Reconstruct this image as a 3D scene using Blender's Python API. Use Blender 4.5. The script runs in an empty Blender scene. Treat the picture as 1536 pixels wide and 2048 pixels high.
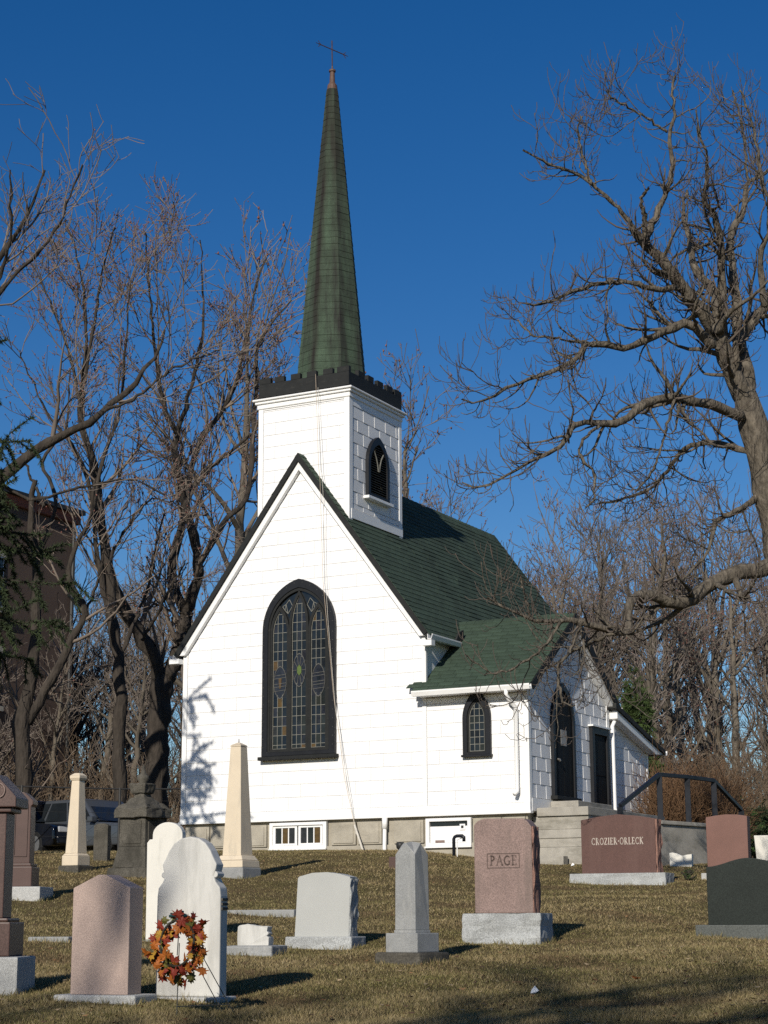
import bpy, bmesh, math, random
import numpy as np
from mathutils import Matrix, Vector, noise as mnoise

# ------------------------------------------------------------------ camera, sky, sun, exposure
scene = bpy.context.scene
COL = scene.collection
FPX = 3681.0                                    # focal length in pixels of the 1536 x 2048 photograph
PITCH, YAW, ROLL = map(math.radians, (12.52, -27.958, -0.267))
CAM = Vector((21.218, -31.236, -1.947))
FW = Vector((math.sin(YAW)*math.cos(PITCH), math.cos(YAW)*math.cos(PITCH), math.sin(PITCH)))
_rt = Vector((math.cos(YAW), -math.sin(YAW), 0)); _up = _rt.cross(FW)
RT = _rt*math.cos(ROLL) + _up*math.sin(ROLL); UP = _up*math.cos(ROLL) - _rt*math.sin(ROLL)
FH = Vector((math.sin(YAW), math.cos(YAW), 0)); RH = Vector((math.cos(YAW), -math.sin(YAW), 0))
cd = bpy.data.cameras.new('camera'); cam = bpy.data.objects.new('camera', cd); COL.objects.link(cam)
cd.sensor_fit = 'VERTICAL'; cd.sensor_height = 36.0; cd.lens = FPX/2048*36.0
cd.clip_start = 0.1; cd.clip_end = 3000
m = Matrix((RT, UP, -FW)).transposed().to_4x4(); m.translation = CAM
cam.matrix_world = m
scene.camera = cam

SUN_AZ, SUN_EL = math.radians(8.5), math.radians(26)          # azimuth from -y towards +x
SUN = Vector((math.sin(SUN_AZ)*math.cos(SUN_EL), -math.cos(SUN_AZ)*math.cos(SUN_EL), math.sin(SUN_EL)))
world = bpy.data.worlds.new('World'); scene.world = world; world.use_nodes = True
nt = world.node_tree; nt.nodes.clear()
wo = nt.nodes.new('ShaderNodeOutputWorld'); bg = nt.nodes.new('ShaderNodeBackground'); sky = nt.nodes.new('ShaderNodeTexSky')
sky.sky_type = 'NISHITA'; sky.sun_disc = False; sky.sun_elevation = SUN_EL
sky.sun_rotation = math.atan2(SUN.x, SUN.y); sky.altitude = 50; sky.air_density = 1.0; sky.dust_density = 0.15; sky.ozone_density = 3.2
hs = nt.nodes.new('ShaderNodeHueSaturation'); hs.inputs['Saturation'].default_value = 1.36; hs.inputs['Hue'].default_value = 0.510; hs.inputs['Value'].default_value = 1.0
nt.links.new(sky.outputs[0], hs.inputs['Color']); nt.links.new(hs.outputs[0], bg.inputs[0]); bg.inputs[1].default_value = 0.078
nt.links.new(bg.outputs[0], wo.inputs[0])
sl = bpy.data.lights.new('sun', 'SUN'); sl.energy = 4.6; sl.angle = math.radians(0.53); sl.color = (1.0, 0.93, 0.82)
so = bpy.data.objects.new('sun', sl); COL.objects.link(so); so.rotation_euler = (-SUN).to_track_quat('-Z', 'Y').to_euler(); so.location = SUN*60
vs = scene.view_settings; scene.display_settings.display_device = 'sRGB'
vs.view_transform = 'Standard'; vs.look = 'None'; vs.exposure = 0.0; vs.gamma = 1.0; vs.use_curve_mapping = False
scene.render.film_transparent = False
scene.cycles.use_denoising = False
scene.cycles.max_bounces = 6; scene.cycles.diffuse_bounces = 3; scene.cycles.sample_clamp_indirect = 3.0; scene.cycles.sample_clamp_direct = 12.0; scene.cycles.caustics_reflective = False; scene.cycles.caustics_refractive = False

rng = np.random.default_rng(7); random.seed(7)

# ------------------------------------------------------------------ pixel / ground geometry
def ray(px, py):
    return (FW + RT*((px-768)/FPX) - UP*((py-1024)/FPX))
def at_depth(px, py, d):
    """point on the line of sight at forward (ground-plane) distance d"""
    q = ray(px, py); return CAM + q*(d/q.dot(FH))
def project(p):
    d = Vector(p)-CAM; z = d.dot(FW)
    return 768+FPX*d.dot(RT)/z, 1024-FPX*d.dot(UP)/z
GD = [-60, 0, 8, 11.5, 13.5, 18, 22, 26, 30, 34, 37.5, 45, 60, 90, 400]
GZ = [-3.2, -1.55, -0.80, -0.645, -0.56, -0.25, 0.08, 0.47, 0.93, 1.25, 1.385, 1.5, 1.68, 1.8, 2.2]
_fd = np.linspace(-60, 400, 9201); _fz = np.interp(_fd, GD, GZ)
for _ in range(3): _fz[40:-40] = np.convolve(_fz, np.ones(41)/41, 'same')[40:-40]
def ground_np(x, y):
    x = np.asarray(x, float); y = np.asarray(y, float)
    d = (x-CAM.x)*FH.x + (y-CAM.y)*FH.y; s = (x-CAM.x)*RH.x + (y-CAM.y)*RH.y
    z = np.interp(d, _fd, _fz) + CAM.z
    q = np.clip((s-0.2)/2.8, 0, 1); q = q*q*(3-2*q); w = np.clip((d-24)/6, 0, 1)*np.clip((60-d)/15, 0, 1)
    z = z - 0.24*q*w
    near = np.clip((36-d)/10, 0, 1)*np.clip((d-4)/6, 0, 1)
    z = z + near*(0.020*np.sin(x*0.83+1.3)*np.sin(y*0.71+0.4) + 0.012*np.sin(x*2.1+y*1.3) + 0.008*np.sin(x*3.9-y*3.1+2))
    return z
def ground(x, y): return float(ground_np(x, y))
def ground_hit(px, py):
    q = ray(px, py); q = q/q.dot(FH); last = None
    for i in range(9*20, 60*20):
        d = i/20; p = CAM+q*d; g = p.z-ground(p.x, p.y)
        if last is not None and last > 0 >= g: return p
        last = g
    return CAM+q*36

# ------------------------------------------------------------------ materials
MATS = {}
def mat(name, col, rough=0.8, var=0.15, scale=6.0, bump=0.0, bscale=40.0, col2=None, spec=0.3, metal=0.0, stretch=(1, 1, 1), detail=6, thresh=(0.3, 0.7), coord='Object', speck=0.0, speck_scale=400, dirt=None, bdist=0.003):
    if name in MATS: return MATS[name]
    M = bpy.data.materials.new(name); M.use_nodes = True; n = M.node_tree.nodes; L = M.node_tree.links
    b = n['Principled BSDF']; b.inputs['Roughness'].default_value = rough; b.inputs['Metallic'].default_value = metal
    b.inputs['Specular IOR Level'].default_value = spec
    tc = n.new('ShaderNodeTexCoord'); mp = n.new('ShaderNodeMapping'); mp.inputs['Scale'].default_value = stretch
    L.new(tc.outputs[coord], mp.inputs['Vector'])
    nz = n.new('ShaderNodeTexNoise'); nz.inputs['Scale'].default_value = scale; nz.inputs['Detail'].default_value = detail; nz.inputs['Roughness'].default_value = 0.65
    L.new(mp.outputs[0], nz.inputs['Vector'])
    rp = n.new('ShaderNodeValToRGB'); rp.color_ramp.elements[0].position = thresh[0]; rp.color_ramp.elements[1].position = thresh[1]
    c = Vector(col)
    lo = Vector(col2) if col2 else c*(1-var); hi = c if col2 else c*(1+var)
    rp.color_ramp.elements[0].color = (*lo, 1); rp.color_ramp.elements[1].color = (*[min(v, 0.95) for v in hi], 1)
    L.new(nz.outputs['Fac'], rp.inputs['Fac']); out = rp.outputs[0]
    if speck > 0:
        vo = n.new('ShaderNodeTexNoise'); vo.inputs['Scale'].default_value = speck_scale; vo.inputs['Detail'].default_value = 2
        L.new(tc.outputs[coord], vo.inputs['Vector'])
        r2 = n.new('ShaderNodeValToRGB'); r2.color_ramp.elements[0].position = 0.38; r2.color_ramp.elements[1].position = 0.62
        r2.color_ramp.elements[0].color = (1-speck, 1-speck, 1-speck, 1); r2.color_ramp.elements[1].color = (1+speck, 1+speck, 1+speck, 1)
        L.new(vo.outputs['Fac'], r2.inputs['Fac'])
        mx = n.new('ShaderNodeMix'); mx.data_type = 'RGBA'; mx.blend_type = 'MULTIPLY'; mx.inputs[0].default_value = 1
        L.new(out, mx.inputs[6]); L.new(r2.outputs[0], mx.inputs[7]); out = mx.outputs[2]
    if dirt:
        dcol, dscale, lo_, hi_, st = dirt
        mp2 = n.new('ShaderNodeMapping'); mp2.inputs['Scale'].default_value = st; L.new(tc.outputs[coord], mp2.inputs['Vector'])
        dn = n.new('ShaderNodeTexNoise'); dn.inputs['Scale'].default_value = dscale; dn.inputs['Detail'].default_value = 7; dn.inputs['Roughness'].default_value = 0.7
        L.new(mp2.outputs[0], dn.inputs['Vector'])
        mr = n.new('ShaderNodeMapRange'); mr.inputs[1].default_value = lo_; mr.inputs[2].default_value = hi_; L.new(dn.outputs['Fac'], mr.inputs[0])
        mx = n.new('ShaderNodeMix'); mx.data_type = 'RGBA'; L.new(mr.outputs[0], mx.inputs[0]); L.new(out, mx.inputs[6]); mx.inputs[7].default_value = (*dcol, 1); out = mx.outputs[2]
    L.new(out, b.inputs['Base Color'])
    if bump > 0:
        bn = n.new('ShaderNodeTexNoise'); bn.inputs['Scale'].default_value = bscale; bn.inputs['Detail'].default_value = 8; L.new(mp.outputs[0], bn.inputs['Vector'])
        bp = n.new('ShaderNodeBump'); bp.inputs['Strength'].default_value = bump; bp.inputs['Distance'].default_value = bdist
        L.new(bn.outputs['Fac'], bp.inputs['Height']); L.new(bp.outputs[0], b.inputs['Normal'])
    MATS[name] = M; return M
def vary_by_object(M, amount):
    """each piece its own slight shade"""
    n = M.node_tree.nodes; L = M.node_tree.links; b = n['Principled BSDF']; src = b.inputs['Base Color'].links[0].from_socket
    oi = n.new('ShaderNodeObjectInfo'); mr = n.new('ShaderNodeMapRange'); mr.inputs[3].default_value = 1-amount; mr.inputs[4].default_value = 1+amount
    L.new(oi.outputs['Random'], mr.inputs[0]); mx = n.new('ShaderNodeMix'); mx.data_type = 'RGBA'; mx.blend_type = 'MULTIPLY'; mx.inputs[0].default_value = 1
    L.new(src, mx.inputs[6]); L.new(mr.outputs[0], mx.inputs[7]); L.new(mx.outputs[2], b.inputs['Base Color']); return M
def attr_mat(name, rough=0.9, spec=0.1, mul=(1, 1, 1), transl=0.0):
    M = bpy.data.materials.new(name); M.use_nodes = True; n = M.node_tree.nodes; L = M.node_tree.links; b = n['Principled BSDF']
    a = n.new('ShaderNodeAttribute'); a.attribute_name = 'col'; L.new(a.outputs['Color'], b.inputs['Base Color'])
    b.inputs['Roughness'].default_value = rough; b.inputs['Specular IOR Level'].default_value = spec
    MATS[name] = M; return M

mat('siding', (0.80, 0.80, 0.80), 0.6, 0.03, 1.5, 0.0, 60, stretch=(14, 14, 0.6), dirt=((0.70, 0.69, 0.66), 1.2, 0.60, 0.95, (2.5, 2.5, 0.5)))
vary_by_object(MATS['siding'], 0.03)
mat('white_trim', (0.80, 0.80, 0.79), 0.4, 0.03, 3, 0.03, 30, dirt=((0.6, 0.58, 0.53), 2.5, 0.60, 0.95, (1, 1, 1)))
mat('black_trim', (0.008, 0.009, 0.012), 0.5, 0.3, 5, 0.15, 25, dirt=((0.03, 0.03, 0.03), 4, 0.60, 0.95, (1, 1, 1)))
mat('weathered_black', (0.011, 0.012, 0.012), 0.7, 0.3, 6, 0.25, 30, dirt=((0.05, 0.047, 0.04), 5, 0.57, 0.9, (1, 1, 4)))
mat('roof_edge', (0.020, 0.022, 0.022), 0.8, 0.3, 8, 0.2, 40, dirt=((0.05, 0.045, 0.035), 6, 0.5, 0.8, (1, 1, 1)))
mat('roof_green', (0.042, 0.066, 0.045), 0.9, 0.35, 1.6, 0.5, 220, thresh=(0.3, 0.75), speck=0.35, speck_scale=160, coord='Generated' if False else 'Object')
vary_by_object(MATS['roof_green'], 0.13)
mat('spire_green', (0.050, 0.076, 0.050), 0.9, 0.30, 2.5, 0.4, 90, speck=0.3, speck_scale=90, dirt=((0.020, 0.020, 0.018), 1.1, 0.46, 0.68, (3.0, 3.0, 0.20)))
vary_by_object(MATS['spire_green'], 0.07)
def spire_weather():
    """soot that thickens towards the tip and a long dark run down the front hip"""
    M = MATS['spire_green']; n = M.node_tree.nodes; L = M.node_tree.links; b = n['Principled BSDF']; src = b.inputs['Base Color'].links[0].from_socket
    tc = n.new('ShaderNodeTexCoord'); sx = n.new('ShaderNodeSeparateXYZ'); L.new(tc.outputs['Object'], sx.inputs[0])
    def math_(op, a, b_=None, clamp=False):
        q = n.new('ShaderNodeMath'); q.operation = op; q.use_clamp = clamp
        for i, v in enumerate((a, b_)):
            if v is None: continue
            if isinstance(v, (int, float)): q.inputs[i].default_value = v
            else: L.new(v, q.inputs[i])
        return q.outputs[0]
    mp = n.new('ShaderNodeMapping'); mp.inputs['Scale'].default_value = (5, 5, 0.45); L.new(tc.outputs['Object'], mp.inputs[0])
    nz = n.new('ShaderNodeTexNoise'); nz.inputs['Scale'].default_value = 1.3; nz.inputs['Detail'].default_value = 7; L.new(mp.outputs[0], nz.inputs['Vector'])
    top = math_('MULTIPLY', math_('SUBTRACT', sx.outputs['Z'], 11.6), 0.20); soot = math_('ADD', top, math_('MULTIPLY', math_('SUBTRACT', nz.outputs['Fac'], 0.5), 2.2), True)
    dx = math_('ABSOLUTE', math_('SUBTRACT', sx.outputs['X'], 2.72)); run = math_('SUBTRACT', 1.0, math_('MULTIPLY', dx, 7.5), True); frontside = math_('LESS_THAN', sx.outputs['Y'], 1.1)
    run = math_('MULTIPLY', math_('MULTIPLY', run, frontside), math_('ADD', math_('MULTIPLY', nz.outputs['Fac'], 3.4), -0.75), True)
    fac = math_('MAXIMUM', math_('MULTIPLY', soot, 0.88), run, True)
    mx = n.new('ShaderNodeMix'); mx.data_type = 'RGBA'; L.new(fac, mx.inputs[0]); L.new(src, mx.inputs[6]); mx.inputs[7].default_value = (0.020, 0.018, 0.015, 1); L.new(mx.outputs[2], b.inputs['Base Color'])
spire_weather()
mat('spire_stain', (0.022, 0.025, 0.021), 0.9, 0.5, 3, 0.3, 60)
mat('concrete', (0.36, 0.33, 0.27), 0.9, 0.16, 2.5, 0.4, 60, speck=0.12, speck_scale=120, dirt=((0.20, 0.18, 0.14), 1.6, 0.50, 0.85, (1, 1, 2)))
mat('old_concrete', (0.33, 0.31, 0.27), 0.9, 0.2, 3, 0.5, 50, speck=0.15, speck_scale=100, dirt=((0.14, 0.13, 0.10), 1.8, 0.48, 0.8, (1, 1, 2.5)))
mat('dark_glass', (0.012, 0.014, 0.016), 0.12, 0.5, 3, 0.05, 6, spec=0.5)
mat('amber_glass', (0.085, 0.05, 0.016), 0.15, 0.4, 12, spec=0.5)
mat('green_glass', (0.10, 0.14, 0.035), 0.2, 0.25, 14, spec=0.5)
mat('violet_glass', (0.020, 0.020, 0.025), 0.15, 0.5, 10, spec=0.5)
mat('lead_dark', (0.085, 0.085, 0.078), 0.6, 0.3, 20)
mat('lead_came', (0.165, 0.165, 0.145), 0.6, 0.3, 20)
mat('louver', (0.045, 0.045, 0.042), 0.7, 0.3, 10, 0.1)
mat('cable_white', (0.55, 0.52, 0.46), 0.6, 0.2, 5)
mat('cable_rust', (0.42, 0.34, 0.26), 0.7, 0.3, 5)
mat('copper', (0.11, 0.065, 0.05), 0.6, 0.35, 8, 0.1)
mat('iron_rust', (0.055, 0.032, 0.026), 0.7, 0.4, 20)
mat('paper', (0.30, 0.30, 0.29), 0.7, 0.2, 30)
mat('brass', (0.45, 0.42, 0.36), 0.3, 0.1, 5, metal=0.8)
mat('door_black', (0.007, 0.007, 0.007), 0.65, spec=0.15, var=0.3, scale=3, bump=0.05, bscale=20, stretch=(6,6,0.5)) if True else mat('x', (0, 0, 0), 0.35, 0.3, 3, 0.05, 20, stretch=(6, 6, 0.5))
mat('rail_black', (0.012, 0.014, 0.020), 0.4, 0.3, 6, 0.05)
# stone
mat('pink_granite', (0.40, 0.305, 0.262), 0.75, 0.07, 1.8, 0.12, 150, speck=0.16, speck_scale=140, dirt=((0.27, 0.215, 0.18), 1.6, 0.52, 0.9, (4, 4, 0.5)))
mat('rose_granite', (0.228, 0.160, 0.140), 0.65, 0.14, 2.5, 0.12, 150, speck=0.28, speck_scale=150, dirt=((0.13, 0.10, 0.085), 1.8, 0.48, 0.8, (4, 4, 0.5)))
mat('rose_rough', (0.24, 0.135, 0.105), 0.85, 0.3, 6, 0.5, 40, speck=0.3, speck_scale=120)
mat('brown_granite', (0.098, 0.050, 0.041), 0.55, 0.10, 2.5, 0.05, 120, speck=0.28, speck_scale=170, dirt=((0.13, 0.075, 0.062), 1.6, 0.52, 0.9, (4, 4, 0.5)))
mat('redpink_granite', (0.165, 0.085, 0.067), 0.6, 0.10, 2.5, 0.05, 120, speck=0.25, speck_scale=170)
mat('grey_granite', (0.40, 0.40, 0.385), 0.75, 0.10, 3, 0.15, 150, speck=0.22, speck_scale=150)
mat('grey_polish', (0.40, 0.405, 0.385), 0.6, 0.05, 2, 0.04, 150, speck=0.10, speck_scale=200)
mat('grey_rough', (0.33, 0.34, 0.335), 0.9, 0.22, 5, 0.6, 30, speck=0.25, speck_scale=100)
mat('blue_grey_stone', (0.27, 0.275, 0.27), 0.8, 0.16, 3, 0.2, 80, speck=0.15, speck_scale=120, dirt=((0.42, 0.41, 0.38), 2, 0.55, 0.9, (4, 4, 0.7)))
mat('dark_granite', (0.019, 0.024, 0.021), 0.6, 0.15, 3, 0.03, 120, speck=0.45, speck_scale=220, spec=0.15)
mat('dark_base', (0.085, 0.092, 0.085), 0.7, 0.15, 3, 0.1, 120, speck=0.3, speck_scale=150)
mat('white_marble', (0.66, 0.64, 0.58), 0.7, 0.06, 2.5, 0.15, 60, dirt=((0.33, 0.325, 0.29), 1.9, 0.52, 0.85, (2.2, 2.2, 0.6)))
mat('grey_marble', (0.56, 0.55, 0.515), 0.75, 0.08, 2.5, 0.15, 60, dirt=((0.27, 0.265, 0.24), 1.6, 0.46, 0.80, (3.0, 3.0, 0.45)))
mat('cream_stone', (0.62, 0.53, 0.40), 0.8, 0.06, 2.5, 0.12, 60, dirt=((0.36, 0.33, 0.27), 2.0, 0.55, 0.85, (3, 3, 0.6)))
mat('sooty_stone', (0.085, 0.078, 0.064), 0.95, 0.35, 3.5, 0.7, 25, speck=0.25, speck_scale=60, dirt=((0.03, 0.028, 0.022), 1.8, 0.45, 0.75, (1.5, 1.5, 0.7)))
mat('brown_monument', (0.080, 0.046, 0.039), 0.45, 0.14, 3, 0.05, 120, speck=0.25, speck_scale=150)  # base colour darkened to carry the shade over the tall left monument
mat('letter_light', (0.50, 0.44, 0.38), 0.8, 0.15, 40)
mat('letter_dark', (0.105, 0.075, 0.065), 0.8, 0.25, 40)
# nature
mat('bark_grey', (0.125, 0.107, 0.083), 0.95, 0.45, 9, 1.0, 16, bdist=0.07, stretch=(1, 1, 0.45), detail=9, dirt=((0.045, 0.037, 0.028), 9, 0.45, 0.68, (2, 2, 0.6)))
mat('bark_dark', (0.045, 0.037, 0.030), 0.95, 0.45, 7, 1.0, 10, bdist=0.08, stretch=(1, 1, 0.3), detail=9)
mat('bark_far', (0.110, 0.094, 0.074), 0.95, 0.35, 2, 0.3, 8, stretch=(1, 1, 0.4))
vary_by_object(MATS['bark_far'], 0.3)
mat('twig_grey', (0.105, 0.085, 0.070), 0.9, 0.3, 2)
mat('twig_red', (0.178, 0.143, 0.116), 0.9, 0.35, 1.2)
mat('twig_far', (0.170, 0.142, 0.122), 0.95, 0.3, 0.6)
vary_by_object(MATS['twig_far'], 0.25)
mat('bud_red', (0.19, 0.085, 0.066), 0.8, 0.4, 3)
mat('rust_brush', (0.185, 0.108, 0.058), 0.95, 0.4, 1.5)
mat('brush', (0.17, 0.125, 0.085), 0.95, 0.35, 0.8)
mat('spruce_needle', (0.027, 0.040, 0.016), 0.8, 0.5, 2.5)
mat('cedar', (0.050, 0.080, 0.022), 0.85, 0.5, 2.5)
mat('shrub_green', (0.045, 0.085, 0.025), 0.8, 0.5, 3)
for k_, c_ in dict(leaf_orange=(0.36, 0.105, 0.016), leaf_red=(0.20, 0.028, 0.014), leaf_yellow=(0.36, 0.20, 0.025), leaf_olive=(0.12, 0.11, 0.025)).items():
    mat(k_, c_, 0.6, 0.35, 30)
mat('vine', (0.030, 0.026, 0.018), 0.8, 0.4, 30)
mat('teal_bow', (0.03, 0.085, 0.09), 0.5, 0.3, 20)
mat('wire', (0.06, 0.065, 0.06), 0.5, 0.2, 10)
mat('dry_leaf', (0.42, 0.16, 0.06), 0.8, 0.3, 20)
# vehicles and building
mat('car_navy', (0.006, 0.008, 0.013), 0.15, 0.1, 3, spec=0.6); mat('car_silver', (0.085, 0.095, 0.11), 0.25, 0.08, 3, spec=0.6, metal=0.4)
mat('car_glass', (0.012, 0.015, 0.018), 0.05, 0.2, 2, spec=0.6); mat('rubber', (0.012, 0.012, 0.012), 0.8, 0.2, 10); mat('rim', (0.35, 0.36, 0.37), 0.35, 0.1, 8, metal=0.7)
mat('lamp_clear', (0.35, 0.36, 0.38), 0.1, 0.1, 20, spec=0.6); mat('lamp_red', (0.35, 0.02, 0.015), 0.2, 0.1, 20); mat('chrome', (0.6, 0.6, 0.6), 0.15, 0.05, 5, metal=1.0)
mat('stone_trim', (0.42, 0.40, 0.35), 0.9, 0.15, 2); mat('dark_metal', (0.03, 0.03, 0.03), 0.5, 0.2, 5)

def brick_mat():
    M = bpy.data.materials.new('brick_wall'); M.use_nodes = True; n = M.node_tree.nodes; L = M.node_tree.links; b = n['Principled BSDF']; b.inputs['Roughness'].default_value = 0.9
    tc = n.new('ShaderNodeTexCoord'); br = n.new('ShaderNodeTexBrick'); mp = n.new('ShaderNodeMapping'); mp.inputs['Rotation'].default_value = (math.radians(90), 0, math.radians(90))
    L.new(tc.outputs['Object'], mp.inputs[0]); L.new(mp.outputs[0], br.inputs['Vector'])
    br.inputs['Scale'].default_value = 2.2; br.inputs['Color1'].default_value = (0.33, 0.105, 0.060, 1); br.inputs['Color2'].default_value = (0.17, 0.055, 0.035, 1); br.inputs['Mortar'].default_value = (0.13, 0.09, 0.07, 1)
    br.inputs['Mortar Size'].default_value = 0.012; nz = n.new('ShaderNodeTexNoise'); nz.inputs['Scale'].default_value = 0.7; nz.inputs['Detail'].default_value = 6; L.new(tc.outputs['Object'], nz.inputs['Vector'])
    mx = n.new('ShaderNodeMix'); mx.data_type = 'RGBA'; mx.blend_type = 'MULTIPLY'; mx.inputs[0].default_value = 0.7; L.new(br.outputs['Color'], mx.inputs[6])
    r = n.new('ShaderNodeValToRGB'); r.color_ramp.elements[0].color = (0.45, 0.45, 0.45, 1); r.color_ramp.elements[1].color = (1.2, 1.15, 1.1, 1); L.new(nz.outputs['Fac'], r.inputs[0]); L.new(r.outputs[0], mx.inputs[7]); L.new(mx.outputs[2], b.inputs['Base Color'])
    MATS['brick_wall'] = M
brick_mat()
def lawn_mat():
    M = bpy.data.materials.new('lawn'); M.use_nodes = True; n = M.node_tree.nodes; L = M.node_tree.links; b = n['Principled BSDF']; b.inputs['Roughness'].default_value = 0.95; b.inputs['Specular IOR Level'].default_value = 0.0
    tc = n.new('ShaderNodeTexCoord')
    def nz(s, d=6, r=0.65):
        q = n.new('ShaderNodeTexNoise'); q.inputs['Scale'].default_value = s; q.inputs['Detail'].default_value = d; q.inputs['Roughness'].default_value = r; L.new(tc.outputs['Object'], q.inputs['Vector']); return q.outputs['Fac']
    def ramp(f, a, b_, p=(0.35, 0.65)):
        r = n.new('ShaderNodeValToRGB'); r.color_ramp.elements[0].position, r.color_ramp.elements[1].position = p; r.color_ramp.elements[0].color = (*a, 1); r.color_ramp.elements[1].color = (*b_, 1); L.new(f, r.inputs[0]); return r.outputs[0]
    big = ramp(nz(0.8), (0.175, 0.145, 0.075), (0.23, 0.175, 0.105)); fine = ramp(nz(38, 8, 0.8), (0.35, 0.35, 0.33), (1.25, 1.22, 1.1), (0.3, 0.7))
    mx = n.new('ShaderNodeMix'); mx.data_type = 'RGBA'; mx.blend_type = 'MULTIPLY'; mx.inputs[0].default_value = 1; L.new(big, mx.inputs[6]); L.new(fine, mx.inputs[7])
    L.new(mx.outputs[2], b.inputs['Base Color'])
    bp = n.new('ShaderNodeBump'); bp.inputs['Strength'].default_value = 1.0; bp.inputs['Distance'].default_value = 0.04; L.new(nz(55, 8, 0.8), bp.inputs['Height']); L.new(bp.outputs[0], b.inputs['Normal'])
    MATS['lawn'] = M
lawn_mat(); attr_mat('grass_blade'); attr_mat('litter', 0.9, 0.1)

# ------------------------------------------------------------------ mesh helpers
class MB:
    def __init__(s): s.v = []; s.f = []
    def add(s, vs, fs):
        o = len(s.v); s.v += [tuple(v) for v in vs]; s.f += [tuple(i+o for i in f) for f in fs]; return s
    def box(s, x0, x1, y0, y1, z0, z1, M=None):
        vs = [Vector(p) for p in ((x0,y0,z0),(x1,y0,z0),(x1,y1,z0),(x0,y1,z0),(x0,y0,z1),(x1,y0,z1),(x1,y1,z1),(x0,y1,z1))]
        if M is not None: vs = [M @ v for v in vs]
        return s.add(vs, [(0,3,2,1),(4,5,6,7),(0,1,5,4),(1,2,6,5),(2,3,7,6),(3,0,4,7)])
    def frustum(s, r0, r1, z0, z1, cx=0, cy=0):
        """r = (half x, half y)"""
        vs = [(cx+sx*r[0], cy+sy*r[1], z) for r, z in ((r0, z0), (r1, z1)) for sx, sy in ((-1,-1),(1,-1),(1,1),(-1,1))]
        return s.add(vs, [(0,3,2,1),(4,5,6,7),(0,1,5,4),(1,2,6,5),(2,3,7,6),(3,0,4,7)])
    def prism(s, poly, M, d0, d1):
        """poly in (u, v); M maps (u, v, w) to space; w from d0 to d1"""
        n = len(poly); vs = [M @ Vector((u, v, d0)) for u, v in poly] + [M @ Vector((u, v, d1)) for u, v in poly]
        fs = [tuple(range(n))[::-1], tuple(range(n, 2*n))] + [(i, (i+1) % n, n+(i+1) % n, n+i) for i in range(n)]
        return s.add(vs, fs)
    def ring(s, outer, inner, M, d0, d1):
        """band between two matching outlines (open or closed lists of equal length, closed)"""
        n = len(outer); vs = []
        for d in (d0, d1):
            for P in (outer, inner): vs += [M @ Vector((u, v, d)) for u, v in P]
        fs = []
        for i in range(n):
            j = (i+1) % n
            fs += [(i, j, n+j, n+i)[::-1], (2*n+i, 2*n+j, 3*n+j, 3*n+i), (i, j, 2*n+j, 2*n+i), (n+i, n+j, 3*n+j, 3*n+i)[::-1]]
        return s.add(vs, fs)
    def tube(s, pts, r, k=8, cap=True):
        pts = [Vector(p) for p in pts]; n = len(pts); rs = r if isinstance(r, (list, tuple)) else [r]*n
        vs = []; prev = None
        for i, p in enumerate(pts):
            t = (pts[min(i+1, n-1)]-pts[max(i-1, 0)]).normalized()
            a = prev if prev is not None else (Vector((0, 0, 1)) if abs(t.z) < 0.9 else Vector((1, 0, 0)))
            u = (a - t*a.dot(t)).normalized(); w = t.cross(u); prev = u
            vs += [p + (u*math.cos(2*math.pi*j/k) + w*math.sin(2*math.pi*j/k))*rs[i] for j in range(k)]
        fs = [(i*k+j, i*k+(j+1) % k, (i+1)*k+(j+1) % k, (i+1)*k+j) for i in range(n-1) for j in range(k)]
        if cap: fs += [tuple(range(k))[::-1], tuple(range((n-1)*k, n*k))]
        return s.add(vs, fs)
    def lathe(s, prof, k=16, cx=0, cy=0, sx=1, sy=1, rot=0):
        n = len(prof); vs = [(cx+sx*r*math.cos(rot+2*math.pi*j/k), cy+sy*r*math.sin(rot+2*math.pi*j/k), z) for r, z in prof for j in range(k)]
        fs = [(i*k+j, i*k+(j+1) % k, (i+1)*k+(j+1) % k, (i+1)*k+j) for i in range(n-1) for j in range(k)]
        fs += [tuple(range(k))[::-1], tuple(range((n-1)*k, n*k))]
        return s.add(vs, fs)
    def mesh(s, name, material, bevel=0.0, smooth=False, rough=None, segs=2):
        me = bpy.data.meshes.new(name); me.from_pydata(s.v, [], s.f)
        bm = bmesh.new(); bm.from_mesh(me); bmesh.ops.recalc_face_normals(bm, faces=bm.faces)
        if bevel > 0:
            es = [e for e in bm.edges if len(e.link_faces) == 2 and e.calc_face_angle(0) > 0.45]
            bmesh.ops.bevel(bm, geom=es, offset=bevel, segments=segs, profile=0.6, affect='EDGES', clamp_overlap=True)
        if rough: rough(bm)
        bm.to_mesh(me); bm.free()
        if smooth:
            for p in me.polygons: p.use_smooth = True
        me.materials.append(MATS[material]); return me
    def build(s, name, material, parent=None, world=False, **k):
        return obj(name, s.mesh(name, material, **k), parent, world)
WM = {}
def obj(name, me, parent=None, world=False):
    o = bpy.data.objects.new(name, me); COL.objects.link(o)
    if parent is not None:
        o.parent = parent
        if world: o.matrix_parent_inverse = WM[parent.name].inverted()
        WM[o.name] = Matrix.Identity(4) if world else WM[parent.name].copy()
    else: WM[o.name] = Matrix.Identity(4)
    return o
def tag(o, label=None, cat=None, group=None, kind=None):
    if label: o['label'] = label
    if cat: o['category'] = cat
    if group: o['group'] = group
    if kind: o['kind'] = kind
    return o
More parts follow.
